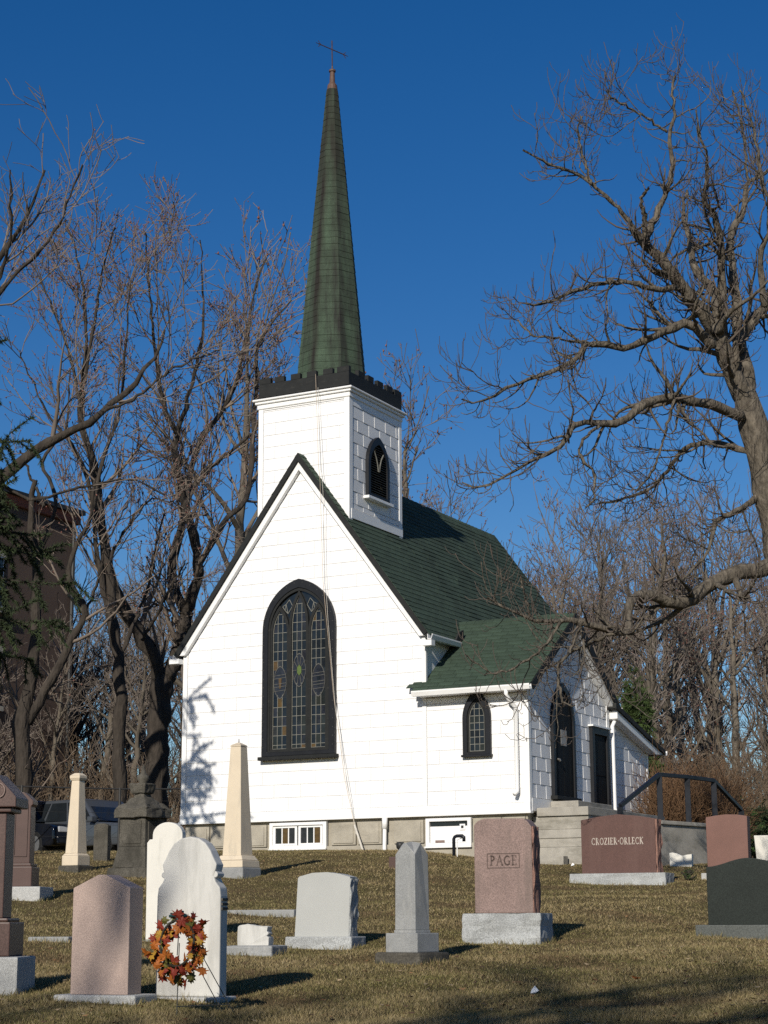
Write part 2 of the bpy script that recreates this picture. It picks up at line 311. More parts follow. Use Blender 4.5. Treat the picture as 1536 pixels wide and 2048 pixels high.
def thing(name, label, cat, loc=(0, 0, 0), rz=0, group=None):
    o = bpy.data.objects.new(name, None); COL.objects.link(o); o.empty_display_size = 0.2
    o.location = loc; o.rotation_euler = (0, 0, rz); WM[o.name] = Matrix.Translation(loc) @ Matrix.Rotation(rz, 4, 'Z')
    return tag(o, label, cat, group)
def np_mesh(name, V, F, material, smooth=False, cols=None):
    me = bpy.data.meshes.new(name); V = np.asarray(V, np.float32); F = np.asarray(F, np.int32); k = F.shape[1]
    me.vertices.add(len(V)); me.vertices.foreach_set('co', V.ravel())
    me.loops.add(F.size); me.loops.foreach_set('vertex_index', F.ravel())
    me.polygons.add(len(F)); me.polygons.foreach_set('loop_start', np.arange(0, F.size, k, dtype=np.int32)); me.polygons.foreach_set('loop_total', np.full(len(F), k, np.int32))
    if smooth: me.polygons.foreach_set('use_smooth', np.ones(len(F), bool))
    me.update(calc_edges=True)
    if cols is not None:
        a = me.color_attributes.new('col', 'FLOAT_COLOR', 'POINT'); a.data.foreach_set('color', np.asarray(cols, np.float32).ravel())
    me.materials.append(MATS[material]); return me

# ================================================================== GROUND
def axis(fine_lo, fine_hi, step, far_lo, far_hi):
    a = list(np.arange(fine_lo, fine_hi+1e-6, step)); s = step; x = fine_hi
    while x < far_hi: s *= 1.25; x += s; a.append(x)
    s = step; x = fine_lo
    while x > far_lo: s *= 1.25; x -= s; a.insert(0, x)
    return np.array(a)
gd_, gs_ = axis(6, 42, 0.22, -55, 380), axis(-13, 13, 0.22, -320, 320)
D_, S_ = np.meshgrid(gd_, gs_, indexing='ij')
GX = CAM.x + FH.x*D_ + RH.x*S_; GY = CAM.y + FH.y*D_ + RH.y*S_
GV = np.stack([GX, GY, ground_np(GX, GY)], -1).reshape(-1, 3); nr, nc = D_.shape
ii = (np.arange(nr-1)[:, None]*nc + np.arange(nc-1)[None]).ravel()
tag(obj('ground', np_mesh('ground', GV, np.stack([ii, ii+nc, ii+nc+1, ii+1], 1)[:, ::-1], 'lawn', True)), 'dormant tan and olive lawn sloping up to the chapel', 'ground', kind='structure')

# ================================================================== CHAPEL
W, X = 5.5, 7.62                       # nave width, porch gable wall
LEN = 9.25; ZR = 7.312; SL = 1.342     # nave length, ridge height, roof slope
CX = W/2
def zroof(x): return ZR - SL*abs(x-CX)
PR_Y, PR_Z, PS = 2.0, 3.92, 0.711      # porch ridge and slope
def zporch(y): return PR_Z - PS*abs(y-PR_Y)
TX0, TX1, TY0, TY1 = 1.70, 3.80, 0.083, 2.31
def FM(y=0.0, x=0.0): return Matrix(((1,0,0,x),(0,0,-1,y),(0,1,0,0),(0,0,0,1)))       # (u,v,w) -> facade, w towards the viewer
def XM(x=0.0, y=0.0): return Matrix(((0,0,1,x),(1,0,0,y),(0,1,0,0),(0,0,0,1)))        # (u,v,w) -> side wall, w towards +x
def clip_poly(poly, conv):
    """keep the part of poly inside the convex counter-clockwise outline conv"""
    out = list(poly); n = len(conv)
    for i in range(n):
        a, b = conv[i], conv[(i+1) % n]; inp = out; out = []
        if not inp: return []
        side = lambda p: (b[0]-a[0])*(p[1]-a[1]) - (b[1]-a[1])*(p[0]-a[0])
        for j in range(len(inp)):
            p, q = inp[j], inp[(j+1) % len(inp)]; sp, sq = side(p), side(q)
            if sp >= 0: out.append(p)
            if (sp >= 0) != (sq >= 0):
                t = sp/(sp-sq); out.append((p[0]+(q[0]-p[0])*t, p[1]+(q[1]-p[1])*t))
    return out
def area(poly): return 0.5*abs(sum(p[0]*q[1]-q[0]*p[1] for p, q in zip(poly, poly[1:]+poly[:1])))
def arch(w2, z0, zs, za, n=10, c=0.0):
    h = za-zs; R = (w2*w2+h*h)/(2*w2); a1 = math.atan2(h, R-w2)
    right = [(c+w2-R+R*math.cos(a1*i/n), zs+R*math.sin(a1*i/n)) for i in range(n+1)]
    left = [(2*c-u, v) for u, v in right[::-1]][1:]
    return [(c-w2, z0), (c+w2, z0)] + right + left

chapel = thing('chapel', 'small white shingled chapel with green roof, square tower and tall green spire', 'church', (CX, 4.6, -0.7))
def cpart(mb, name, material, parent=None, **k): return mb.build(name, material, parent or chapel, world=True, **k)

# ---- walls
nave = cpart(MB().prism([(0,-0.02),(W,-0.02),(W,zroof(W)-0.16),(CX,ZR-0.17),(0,zroof(0)-0.16)], FM(), -LEN, 0), 'nave_wall', 'siding')
porch = cpart(MB().prism([(0,-0.02),(4.0,-0.02),(4.0,zporch(4.0)-0.13),(PR_Y,PR_Z-0.14),(0,zporch(0)-0.13)], XM(), W+0.001, X), 'porch_wall', 'siding')
LT0, LT1 = 4.0, 6.35
def zlean(y): return 2.35 - 0.255*(y-3.95)
lean = cpart(MB().prism([(LT0+0.001,-0.02),(LT1,-0.02),(LT1,zlean(LT1)-0.11),(LT0+0.001,zlean(LT0)-0.11)], XM(), W+0.001, X-0.02), 'lean_to_wall', 'siding')
tower = cpart(MB().box(TX0, TX1, TY0, TY1, 4.9, 8.5), 'tower_wall', 'siding')

PIECES = []                              # (parent, poly, M, t0, t1, name, material)
def shingle_wall(parent, conv, M, pitch, width, skips=(), z0=0.0, t0=0.013, t1=0.005, seed=1, e=0.0018):
    lo = 0.003
    if t0 > 0.02: e = 0.003; t1 = 0.0165; lo = 0.009
    r = random.Random(seed); us = [p[0] for p in conv]; vs = [p[1] for p in conv]; v = z0; row = 0
    while v < max(vs):
        u = min(us) - (width*0.5 if row % 2 else 0.02) - r.uniform(0, 0.06)
        while u < max(us):
            w = width
            p = clip_poly([(u+e, v+lo), (u+w-e, v+lo), (u+w-e, v+pitch-0.001), (u+e, v+pitch-0.001)], conv)
            u += w
            if len(p) < 3 or area(p) < 0.0015: continue
            c = (sum(q[0] for q in p)/len(p), sum(q[1] for q in p)/len(p))
            if any(all(s[0] < q[0] < s[1] and s[2] < q[1] < s[3] for q in p) for s in skips): continue
            PIECES.append((parent, p, c, v, pitch, M, t0*(r.uniform(0.9, 1.1) if t0 < 0.02 else r.uniform(0.98, 1.02)), t1, 'wall_shingle', 'siding', (u-w, w, 0.0055) if t0 > 0.02 else None))
        v += pitch; row += 1
shingle_wall(nave, [(0.09,0.16),(W-0.05,0.16),(W-0.05,zroof(W-0.05)-0.19),(CX,ZR-0.25),(0.09,zroof(0.09)-0.19)], FM(-0.001), 0.2535, 0.61, [(1.98,3.52,1.2,3.9)], z0=0.16, seed=3)
shingle_wall(porch, [(W+0.05,0.16),(X-0.10,0.16),(X-0.10,2.06),(W+0.05,2.06)], FM(-0.001), 0.2535, 0.61, [(6.36,6.86,1.1,1.95)], z0=0.16, seed=4)
shingle_wall(porch, [(0.09,0.24),(3.93,0.24),(3.93,zporch(3.93)-0.17),(PR_Y,PR_Z-0.22),(0.09,zporch(0.09)-0.17)], XM(X+0.001), 0.2535, 0.46, [(1.02,2.1,0.3,2.2),(3.0,3.9,0,1.75)], z0=-0.0135, t0=0.0215, seed=5)
shingle_wall(lean, [(4.12,0.03),(LT1-0.08,0.03),(LT1-0.08,zlean(LT1-0.08)-0.13),(4.12,zlean(4.12)-0.13)], XM(X-0.019), 0.2535, 0.46, [], z0=-0.0135, t0=0.0215, seed=6)
shingle_wall(tower, [(TX0+0.1,5.4),(TX1-0.1,5.4),(TX1-0.1,8.36),(TX0+0.1,8.36)], FM(TY0-0.001), 0.2535, 0.61, [(2.35,3.15,5.0,6.35)], z0=5.04, seed=7)
shingle_wall(tower, [(TY0+0.12,6.12),(TY1-0.10,6.12),(TY1-0.10,8.24),(TY0+0.12,8.24)], XM(TX1+0.001), 0.2535, 0.48, [(0.82,1.58,6.55,7.4)], z0=5.96, t0=0.0215, seed=8)

# ---- roof shingles (slope frames: u along the eave, v up the slope, w outward)
def slope_frame(origin, udir, vdir):
    u = Vector(udir).normalized(); v = Vector(vdir).normalized(); w = u.cross(v)
    M = Matrix((u, v, w)).transposed().to_4x4(); M.translation = Vector(origin); return M
def shingle_roof(parent, conv, M, pitch, width, hidden=None, seed=1):
    r = random.Random(seed); us = [p[0] for p in conv]; vs = [p[1] for p in conv]; v = min(vs); row = 0
    while v < max(vs):
        u = min(us) - [0, 0.5, 0.25, 0.75][row % 4]*width
        while u < max(us):
            p = clip_poly([(u+0.003, v), (u+width-0.003, v), (u+width-0.003, v+pitch+0.01), (u+0.003, v+pitch+0.01)], conv); u += width
            if len(p) < 3 or area(p) < 0.001: continue
            c = (sum(q[0] for q in p)/len(p), sum(q[1] for q in p)/len(p))
            if hidden and hidden(M @ Vector((c[0], c[1], 0))): continue
            PIECES.append((parent, p, c, v, pitch+0.01, M, 0.016*r.uniform(0.7, 1.25), 0.003, 'roof_shingle', 'roof_green', None))
        v += pitch; row += 1
cs = math.sqrt(1+SL*SL); N1 = Vector((SL, 0, 1))/cs
EV = 2.925; RY0, RY1 = -0.15, LEN+0.15
def roof_slab(sgn):
    a = Vector((CX, 0, ZR)); b = Vector((CX+sgn*EV, 0, ZR-SL*EV)); n = Vector((sgn*SL, 0, 1))/cs
    dn = Vector((0, 0, -0.16))
    poly = [(p.x, p.z) for p in (a, b, b-n*0.085, a+dn)]
    return poly
mb = MB()
for sgn in (1, -1): mb.prism(roof_slab(sgn), FM(), -RY1, -RY0)
nroof = cpart(mb, 'nave_roof', 'roof_edge')
LSL = EV*cs
M_R = slope_frame((CX+EV, RY0, ZR-SL*EV), (0,1,0), (-1,0,SL)); M_L = slope_frame((CX-EV, RY1, ZR-SL*EV), (0,-1,0), (1,0,SL))
flat = [(0.0,-0.02),(RY1-RY0,-0.02),(RY1-RY0,LSL-0.01),(0.0,LSL-0.01)]
shingle_roof(nroof, flat, M_R, 0.15, 0.33, lambda p: (p.z < zporch(p.y)-0.05 and p.y > 0) or (p.x < TX1-0.1 and TY0+0.1 < p.y < TY1-0.1), 11)
shingle_roof(nroof, flat, M_L, 0.15, 0.33, lambda p: p.x > TX0+0.1 and TY0+0.1 < p.y < TY1-0.1, 12)
cp = math.sqrt(1+PS*PS); PEV = 2.294; PX0, PX1 = 4.7, 7.815
mb = MB()
for sgn in (1, -1):
    a = Vector((PR_Y, PR_Z)); b = Vector((PR_Y+sgn*PEV, PR_Z-PS*PEV)); n = Vector((sgn*PS, 1))/cp
    mb.prism([tuple(p) for p in (a, b, b-n*0.08, a+Vector((0, -0.11)))], XM(), W-0.09, PX1)
    e = Vector((PR_Y+sgn*1.55, PR_Z-PS*1.55)); mb.prism([tuple(p) for p in (a, e, e-n*0.08, a+Vector((0, -0.11)))], XM(), PX0, W-0.0905)
proof = cpart(mb, 'porch_roof', 'roof_edge')
M_P = slope_frame((PX1, PR_Y-PEV, PR_Z-PS*PEV), (1,0,0), (0,1,PS)); M_P = slope_frame((PX0, PR_Y-PEV, PR_Z-PS*PEV), (1,0,0), (0,1,PS))
PL = PEV*cp
def under_nave(p): return p.x < (CX+(ZR-p.z)/SL if p.z > 3.4 else W)-0.2
shingle_roof(proof, [(0,-0.02),(PX1-PX0,-0.02),(PX1-PX0,PL-0.01),(0,PL-0.01)], M_P, 0.15, 0.33, under_nave, 13)
M_P2 = slope_frame((PX1, PR_Y+PEV, PR_Z-PS*PEV), (-1,0,0), (0,-1,PS))
shingle_roof(proof, [(0,-0.02),(PX1-PX0,-0.02),(PX1-PX0,PL-0.01),(0,PL-0.01)], M_P2, 0.15, 0.33, under_nave, 14)
lroof = cpart(MB().prism([(3.95,zlean(3.95)),(6.85,zlean(6.85)),(6.83,zlean(6.83)-0.10),(3.95,zlean(3.95)-0.10)], XM(), W, 7.86), 'lean_to_roof', 'roof_edge')
# ridge caps
for (p0, p1, par, wdir) in (((CX, TY1+0.05, ZR+0.012), (CX, RY1+0.01, ZR+0.012), nroof, SL), ((5.25, PR_Y, PR_Z+0.010), (PX1+0.01, PR_Y, PR_Z+0.010), proof, PS)):
    p0, p1 = Vector(p0), Vector(p1); t = (p1-p0); n = int(t.length/0.2); t.normalize(); s = Vector((t.y, -t.x, 0))
    for i in range(n):
        q = p0+t*(0.2*i); e = q+t*0.215; d = Vector((0, 0, -0.13*wdir)); lift = Vector((0, 0, 0.012))
        cpart(MB().add([q+s*0.13+d, q+lift*0.3, q-s*0.13+d, e+s*0.13+d+lift, e+lift*1.3, e-s*0.13+d+lift, q+s*0.13+d-lift*2, q-lift*2, q-s*0.13+d-lift*2, e+s*0.13+d-lift*2, e-lift*2, e-s*0.13+d-lift*2],
              [(0,1,4,3),(1,2,5,4),(3,4,10,9),(4,5,11,10),(0,1,7,6),(1,2,8,7),(0,3,9,6),(2,5,11,8),(6,7,10,9),(7,8,11,10)]), 'ridge_cap', 'roof_green', par)

# ---- turn the pieces into objects: the 300 that show largest one by one, the rest joined to one part per wall or roof
def piece_mesh(p, c, v0, pitch, t0, t1, saw=None):
    th_ = lambda v: t0 + (t1-t0)*min(1, max(0, (v-v0)/pitch)); n = len(p)
    th = lambda q: th_(q[1]) + ((saw[2]*(1-(q[0]-saw[0])/saw[1])-saw[2]*0.5) if saw else 0)
    vs = [(q[0]-c[0], q[1]-c[1], 0.0) for q in p] + [(q[0]-c[0], q[1]-c[1], th(q)) for q in p]
    return vs, [tuple(range(n))[::-1], tuple(range(n, 2*n))] + [(i, (i+1) % n, n+(i+1) % n, n+i) for i in range(n)]
def seen_area(pc):
    P = [project(pc[5] @ Vector((q[0], q[1], 0))) for q in pc[1]]
    nrm = (pc[5].to_3x3() @ Vector((0, 0, 1))); c = pc[5] @ Vector((pc[2][0], pc[2][1], 0))
    return area(P) if nrm.dot(CAM-c) > 0 else 0
for kind_name in ('wall_shingle', 'roof_shingle'):
    L_ = sorted([p for p in PIECES if p[8] == kind_name], key=seen_area, reverse=True)
    shared = {}
    for pc in L_[:300]:
        parent, p, c, v0, pitch, M, t0, t1, nm, mt, saw = pc
        key = tuple((round(q[0]-c[0], 3), round(q[1]-c[1], 3)) for q in p)
        if key not in shared:
            vs, fs = piece_mesh(p, c, v0, pitch, t0, t1, saw); me = bpy.data.meshes.new(nm); me.from_pydata(vs, [], fs); me.materials.append(MATS[mt]); me.update(); shared[key] = me
        o = bpy.data.objects.new(nm, shared[key]); COL.objects.link(o); o.parent = parent
        jit = Matrix.Rotation(random.gauss(0, 0.0022), 4, 'Z') @ Matrix.Rotation(0 if saw else random.gauss(0, 0.003), 4, 'X')
        o.matrix_basis = M @ Matrix.Translation((c[0], c[1], random.uniform(0, 0.0005 if saw else 0.002))) @ jit
    rest = {}
    for pc in L_[300:]:
        vs, fs = piece_mesh(pc[1], pc[2], pc[3], pc[4], pc[6], pc[7], pc[10]); M = pc[5]
        rest.setdefault(pc[0].name, (pc[0], MB()))[1].add([M @ Vector((v[0]+pc[2][0], v[1]+pc[2][1], v[2])) for v in vs], fs)
    for par, mb in rest.values(): tag(cpart(mb, kind_name+'s', 'siding' if kind_name == 'wall_shingle' else 'roof_green', par), kind='stuff')

# ---- boards and trim
def board(par, name, material, *b, bevel=0.004): return cpart(MB().box(*b), name, material, par, bevel=bevel, segs=1)
board(nave, 'base_board', 'white_trim', -0.03, X+0.03, -0.045, 0.05, -0.0, 0.155); board(nave, 'drip_board', 'white_trim', -0.05, X+0.05, -0.075, 0.05, -0.045, -0.001)
board(porch, 'base_board', 'white_trim', X-0.03, X+0.036, 0.0501, 2.9, 0.002, 0.235)
board(nave, 'corner_board', 'white_trim', -0.022, 0.085, -0.032, 0.05, 0.156, 3.42)
board(nave, 'corner_board', 'white_trim', W-0.045, W+0.045, -0.034, 0.03, 0.156, 3.36)
board(porch, 'corner_board', 'white_trim', X-0.095, X+0.028, -0.032, 0.085, 0.156, 2.1)
board(porch, 'corner_board', 'white_trim', X-0.05, X+0.034, 3.935, 4.06, 0.0, zporch(4.0)-0.14)
board(lean, 'corner_board', 'white_trim', X-0.09, X+0.012, LT1-0.075, LT1+0.02, -0.02, zlean(LT1)-0.12)
for sgn in (1, -1):          # rake boards under the roof edge, white
    n = Vector((sgn*SL, 1))/cs; a = Vector((CX, ZR-0.165)); b = Vector((CX+sgn*(EV-0.03), ZR-SL*(EV-0.03)))-n*0.09
    cpart(MB().prism([tuple(q) for q in (a, b, b+Vector((-sgn*0.13, -0.0)), a-Vector((0, 0.18)))], FM(), 0.021, 0.115), 'rake_board', 'white_trim', nroof)
    cpart(MB().prism([tuple(q) for q in (a+Vector((0, .16)), b+n*0.09, b-n*0.004, a-Vector((0, .004)))], FM(), 0.1505, 0.168), 'roof_edge_strip', 'weathered_black', nroof)
    n = Vector((sgn*PS, 1))/cp; a = Vector((PR_Y, PR_Z-0.115)); b = Vector((PR_Y+sgn*(PEV-0.02), PR_Z-PS*(PEV-0.02)))-n*0.085
    cpart(MB().prism([tuple(q) for q in (a, b, b+Vector((-sgn*0.20, 0)), a-Vector((0, 0.15)))], XM(X), 0.024, 0.165), 'rake_soffit', 'white_trim', proof)
    cpart(MB().prism([tuple(q) for q in (a+Vector((0, .12)), b+n*0.085, b-n*0.06, a-Vector((0, .075)))], XM(PX1), 0.001, 0.022), 'roof_edge_strip', 'weathered_black', proof)
cpart(MB().prism([(4.1,zlean(4.1)-0.105),(6.78,zlean(6.78)-0.105),(6.35,zlean(6.35)-0.25),(4.1,zlean(4.1)-0.26)], XM(X), 0.005, 0.20), 'rake_soffit', 'white_trim', lroof)
def gutter(par, M, length, w=0.11, h=0.10):
    prof = [(0,0),(0,-h),(w*0.75,-h),(w,-h*0.25),(w,0),(w-0.012,0),(w-0.012,-h*0.22),(w*0.72,-h+0.012),(0.012,-h+0.012),(0.012,0)]
    return cpart(MB().prism(prof, M, 0, length), 'gutter', 'white_trim', par)
# frames: (out from the eave, up, along)
gutter(nroof, Matrix(((1,0,0,CX+EV-0.015),(0,0,1,-0.19),(0,1,0,ZR-SL*EV-0.005),(0,0,0,1))), 1.30)
gutter(nroof, Matrix(((-1,0,0,CX-EV+0.015),(0,0,1,-0.19),(0,1,0,ZR-SL*EV-0.005),(0,0,0,1))), 9.5)
gutter(proof, Matrix(((0,0,1,W-0.10),(-1,0,0,PR_Y-PEV+0.015),(0,1,0,PR_Z-PS*PEV-0.005),(0,0,0,1))), X+0.21-W+0.10)
gutter(proof, Matrix(((0,0,1,W),(1,0,0,PR_Y+PEV-0.015),(0,1,0,PR_Z-PS*PEV+0.005),(0,0,0,1))), X+0.21-W)
gutter(lroof, Matrix(((0,0,1,W),(1,0,0,6.84),(0,1,0,zlean(6.84)-0.01),(0,0,0,1))), 7.86-W)
board(nroof, 'eave_return', 'white_trim', -0.26, -0.025, -0.20, 0.0, 3.20, 3.30); board(nroof, 'eave_return', 'white_trim', W+0.05, W+0.25, -0.20, -0.04, 3.16, 3.27)
board(proof, 'soffit', 'white_trim', W-0.05, X+0.02, -0.27, -0.036, 2.190, 2.205); board(proof, 'frieze_board', 'white_trim', W+0.046, X-0.096, -0.030, 0.01, 2.06, 2.16)
cpart(MB().prism([(0.95,3.34),(1.35,3.34),(1.35,3.66),(1.15,3.58)], XM(CX+EV-0.02), 0, 0.04), 'roof_flashing', 'roof_edge', nroof)
# ---- tower trim
board(tower, 'corner_board', 'white_trim', TX0-0.02, TX0+0.095, TY0-0.03, TY0+0.08, 5.3, 8.5); board(tower, 'corner_board', 'white_trim', TX1-0.095, TX1+0.03, TY0-0.031, TY0+0.115, 5.75, 8.5)
board(tower, 'corner_board', 'white_trim', TX1-0.095, TX1+0.032, TY1-0.095, TY1+0.03, 5.75, 8.5)
board(tower, 'frieze_board', 'white_trim', TX0+0.096, TX1-0.096, TY0-0.024, TY0, 8.37, 8.5); board(tower, 'frieze_board', 'white_trim', TX1, TX1+0.026, TY0+0.116, TY1-0.096, 8.25, 8.5)
board(tower, 'base_flashing', 'white_trim', TX1, TX1+0.04, TY0+0.05, TY1+0.04, 5.90, 6.10)
for k, (o_, z0, z1) in enumerate(((0.05, 8.40, 8.50), (0.085, 8.5005, 8.56), (0.125, 8.5605, 8.605))):
    board(tower, 'cornice', 'white_trim', TX0-o_, TX1+o_, TY0-o_, TY1+o_, z0, z1, bevel=0.012)
BX0, BX1, BY0, BY1 = TX0-0.02, TX1+0.02, TY0-0.03, TY1+0.06
par_ = cpart(MB().ring([(BX0,BY0),(BX1,BY0),(BX1,BY1),(BX0,BY1)], [(BX0+0.09,BY0+0.09),(BX1-0.09,BY0+0.09),(BX1-0.09,BY1-0.09),(BX0+0.09,BY1-0.09)], Matrix.Identity(4), 8.65, 8.94), 'battlement', 'weathered_black', bevel=0.006, segs=1)
board(par_, 'deck', 'roof_edge', BX0+0.1, BX1-0.1, BY0+0.1, BY1-0.1, 8.62, 8.66)
for kx in range(4):
    for ky in range(4):
        if kx in (0, 3) or ky in (0, 3):
            x_ = BX0+0.10+kx*(BX1-BX0-0.2)/3; y_ = BY0+0.1+ky*(BY1-BY0-0.2)/3
            board(par_, 'bearer', 'weathered_black', x_-0.05, x_+0.05, y_-0.05, y_+0.05, 8.60, 8.652)
lx, ly = BX1-BX0, BY1-BY0
for side in range(4):
    L0 = lx if side % 2 == 0 else ly; mw = L0*0.105; gap = (L0-6*mw)/5
    for i in range(6):
        if side >= 1 and i == 0: continue
        if side == 3 and i == 5: continue
        a = i*(mw+gap); h = 9.065+random.uniform(-.008, .008); e = 0.002
        cw = mw*1.25 if i in (0, 5) else mw; a = a-(cw-mw if i == 5 else 0)
        if side == 0: b = (BX0+a, BX0+a+cw, BY0+e, BY0+0.088)
        elif side == 1: b = (BX1-0.088, BX1-e, BY0+a, BY0+a+cw)
        elif side == 2: b = (BX1-a-cw, BX1-a, BY1-0.088, BY1-e)
        else: b = (BX0+e, BX0+0.088, BY1-a-cw, BY1-a)
        board(par_, 'merlon', 'weathered_black', *b, 8.94-0.001, h)
# ---- spire
SX, SY, SZ0, SZ1 = CX+0.02, 1.2, 8.66, 15.78; SR0, SR1 = 0.802, 0.128
spire = cpart(MB().lathe([(SR0-0.03, SZ0), (SR1-0.012, SZ1)], 8, SX, SY), 'spire', 'spire_green')
def spr(z): return SR0+(SR1-SR0)*(z-SZ0)/(SZ1-SZ0)
ncr = 48; back = MB()
for c_ in range(ncr):
    z0 = SZ0+(SZ1-SZ0)*c_/ncr; z1 = SZ0+(SZ1-SZ0)*(c_+1)/ncr+0.012
    for f_ in range(8):
        a0, a1 = f_*math.pi/4, (f_+1)*math.pi/4; am = (a0+a1)/2
        nrm = Vector((math.cos(am), math.sin(am), 0)); lift = 0.007+random.uniform(-0.003, 0.003); vis = nrm.dot(Vector((CAM.x-SX, CAM.y-SY, 0))) > 0
        zz = z0+random.uniform(-0.006, 0.006)
        def P(a, z, o): return Vector((SX+spr(z)*math.cos(a), SY+spr(z)*math.sin(a), z)) + nrm*o
        vs_ = [P(a0, zz, -0.02), P(a1, zz, -0.02), P(a1, z1, -0.02), P(a0, z1, -0.02), P(a0, zz, lift), P(a1, zz, lift), P(a1, z1, 0.0), P(a0, z1, 0.0)]
        fs_ = [(0,3,2,1),(4,5,6,7),(0,1,5,4),(1,2,6,5),(2,3,7,6),(3,0,4,7)]
        if vis: cpart(MB().add(vs_, fs_), 'spire_shingle', 'spire_green', spire)
        else: back.add(vs_, fs_)
tag(cpart(back, 'spire_shingles', 'spire_green', spire), kind='stuff')
cpart(MB().lathe([(0.125, SZ1-0.05), (0.105, SZ1+0.12), (0.062, SZ1+0.18), (0.052, 16.22), (0.075, 16.225), (0.075, 16.265), (0.02, 16.27), (0.015, 16.36)], 14, SX, SY), 'spire_cap', 'copper', spire, smooth=False)
cr = cpart(MB().tube([(SX, SY, 16.25), (SX-0.01, SY, 16.97)], 0.013, 8), 'cross', 'iron_rust')
ca = math.radians(62); cdir = Vector((math.cos(ca), math.sin(ca), -0.12)).normalized(); cc = Vector((SX-0.008, SY, 16.76))
cpart(MB().tube([cc-cdir*0.36, cc+cdir*0.36], 0.011, 8), 'cross_arm', 'iron_rust', cr)
for e_, sg in ((cc-cdir*0.36, -1), (cc+cdir*0.36, 1)):
    for dz in (0.07, 0.0, -0.07): cpart(MB().tube([e_-cdir*sg*0.07, e_+cdir*sg*(0.06 if dz == 0 else 0.0)+Vector((0, 0, dz))], 0.007, 6), 'cross_barb', 'iron_rust', cr)

# ---- windows
def leaded(parent, M, conv, cols, rows_z, came=0.014, w0=0.002, amber=0.05, seed=1, skip=None):
    r = random.Random(seed); us = [p[0] for p in conv]; u0, u1 = min(us), max(us); cw = (u1-u0)/cols; cm = MB()
    for zi in range(len(rows_z)-1):
        for ci in range(cols):
            q = clip_poly([(u0+ci*cw, rows_z[zi]), (u0+(ci+1)*cw, rows_z[zi]), (u0+(ci+1)*cw, rows_z[zi+1]), (u0+ci*cw, rows_z[zi+1])], conv)
            if len(q) < 3 or area(q) < 1e-4: continue
            c = (sum(a[0] for a in q)/len(q), sum(a[1] for a in q)/len(q))
            if skip and skip(c): continue
            tilt = M @ Matrix.Translation((c[0], c[1], w0)) @ Matrix.Rotation(r.gauss(0, .025), 4, 'X') @ Matrix.Rotation(r.gauss(0, .025), 4, 'Y')
            cpart(MB().prism([(a[0]-c[0], a[1]-c[1]) for a in q], tilt, -0.003, 0.003), 'pane', 'amber_glass' if r.random() < amber else ('violet_glass' if r.random() < .2 else 'dark_glass'), parent)
    def inside(u, v): return len(clip_poly([(u-1e-4, v-1e-4), (u+1e-4, v-1e-4), (u+1e-4, v+1e-4), (u-1e-4, v+1e-4)], conv)) > 2
    for z in rows_z[1:-1]:
        p = clip_poly([(u0, z-came/2), (u1, z-came/2), (u1, z+came/2), (u0, z+came/2)], conv)
        if len(p) > 2 and not (skip and skip(((u0+u1)/2, z))): cm.prism(p, M, w0+0.002, w0+0.012)
    for ci in range(1, cols):
        u = u0+ci*cw; zs = [z for z in np.linspace(rows_z[0], rows_z[-1], 60)]; run = None
        for z in zs+[None]:
            ok = z is not None and inside(u, z) and not (skip and skip((u, z)))
            if ok and run is None: run = z
            if not ok and run is not None:
                if last - run > 0.02: cm.prism([(u-came/2, run), (u+came/2, run), (u+came/2, last), (u-came/2, last)], M, w0+0.0025, w0+0.0125)
                run = None
            last = z
    cen = ((u0+u1)/2, (rows_z[0]+rows_z[-1])/2); n = len(conv)
    inn = [(p[0]+(cen[0]-p[0])*came/(0.5*(u1-u0)), p[1]+(cen[1]-p[1])*came/(0.5*(rows_z[-1]-rows_z[0]))) for p in conv]
    cm.ring(conv, inn, M, w0+0.003, w0+0.013)
    return cpart(cm, 'leading', 'lead_came', parent)
gw = cpart(MB().ring(arch(0.83, 1.22, 3.72, 4.73, 14, CX), arch(0.70, 1.30, 3.72, 4.55, 14, CX), FM(), 0.0, 0.105), 'gothic_window', 'black_trim', bevel=0.008, segs=1)
cpart(MB().prism(arch(0.705, 1.295, 3.72, 4.56, 14, CX), FM(), 0.005, 0.030), 'spandrel_glass', 'dark_glass', gw)
cpart(MB().box(CX-0.88, CX+0.88, -0.17, -0.0, 1.145, 1.215), 'sill', 'weathered_black', gw, bevel=0.008, segs=1)
cpart(MB().ring(arch(0.70, 1.30, 3.72, 4.55, 14, CX), arch(0.655, 1.33, 3.72, 4.49, 14, CX), FM(), 0.028, 0.085), 'inner_moulding', 'weathered_black', gw)
LW = 0.165; lanc = [(-0.44, 3.66, 4.12), (0.0, 3.80, 4.40), (0.44, 3.66, 4.12)]
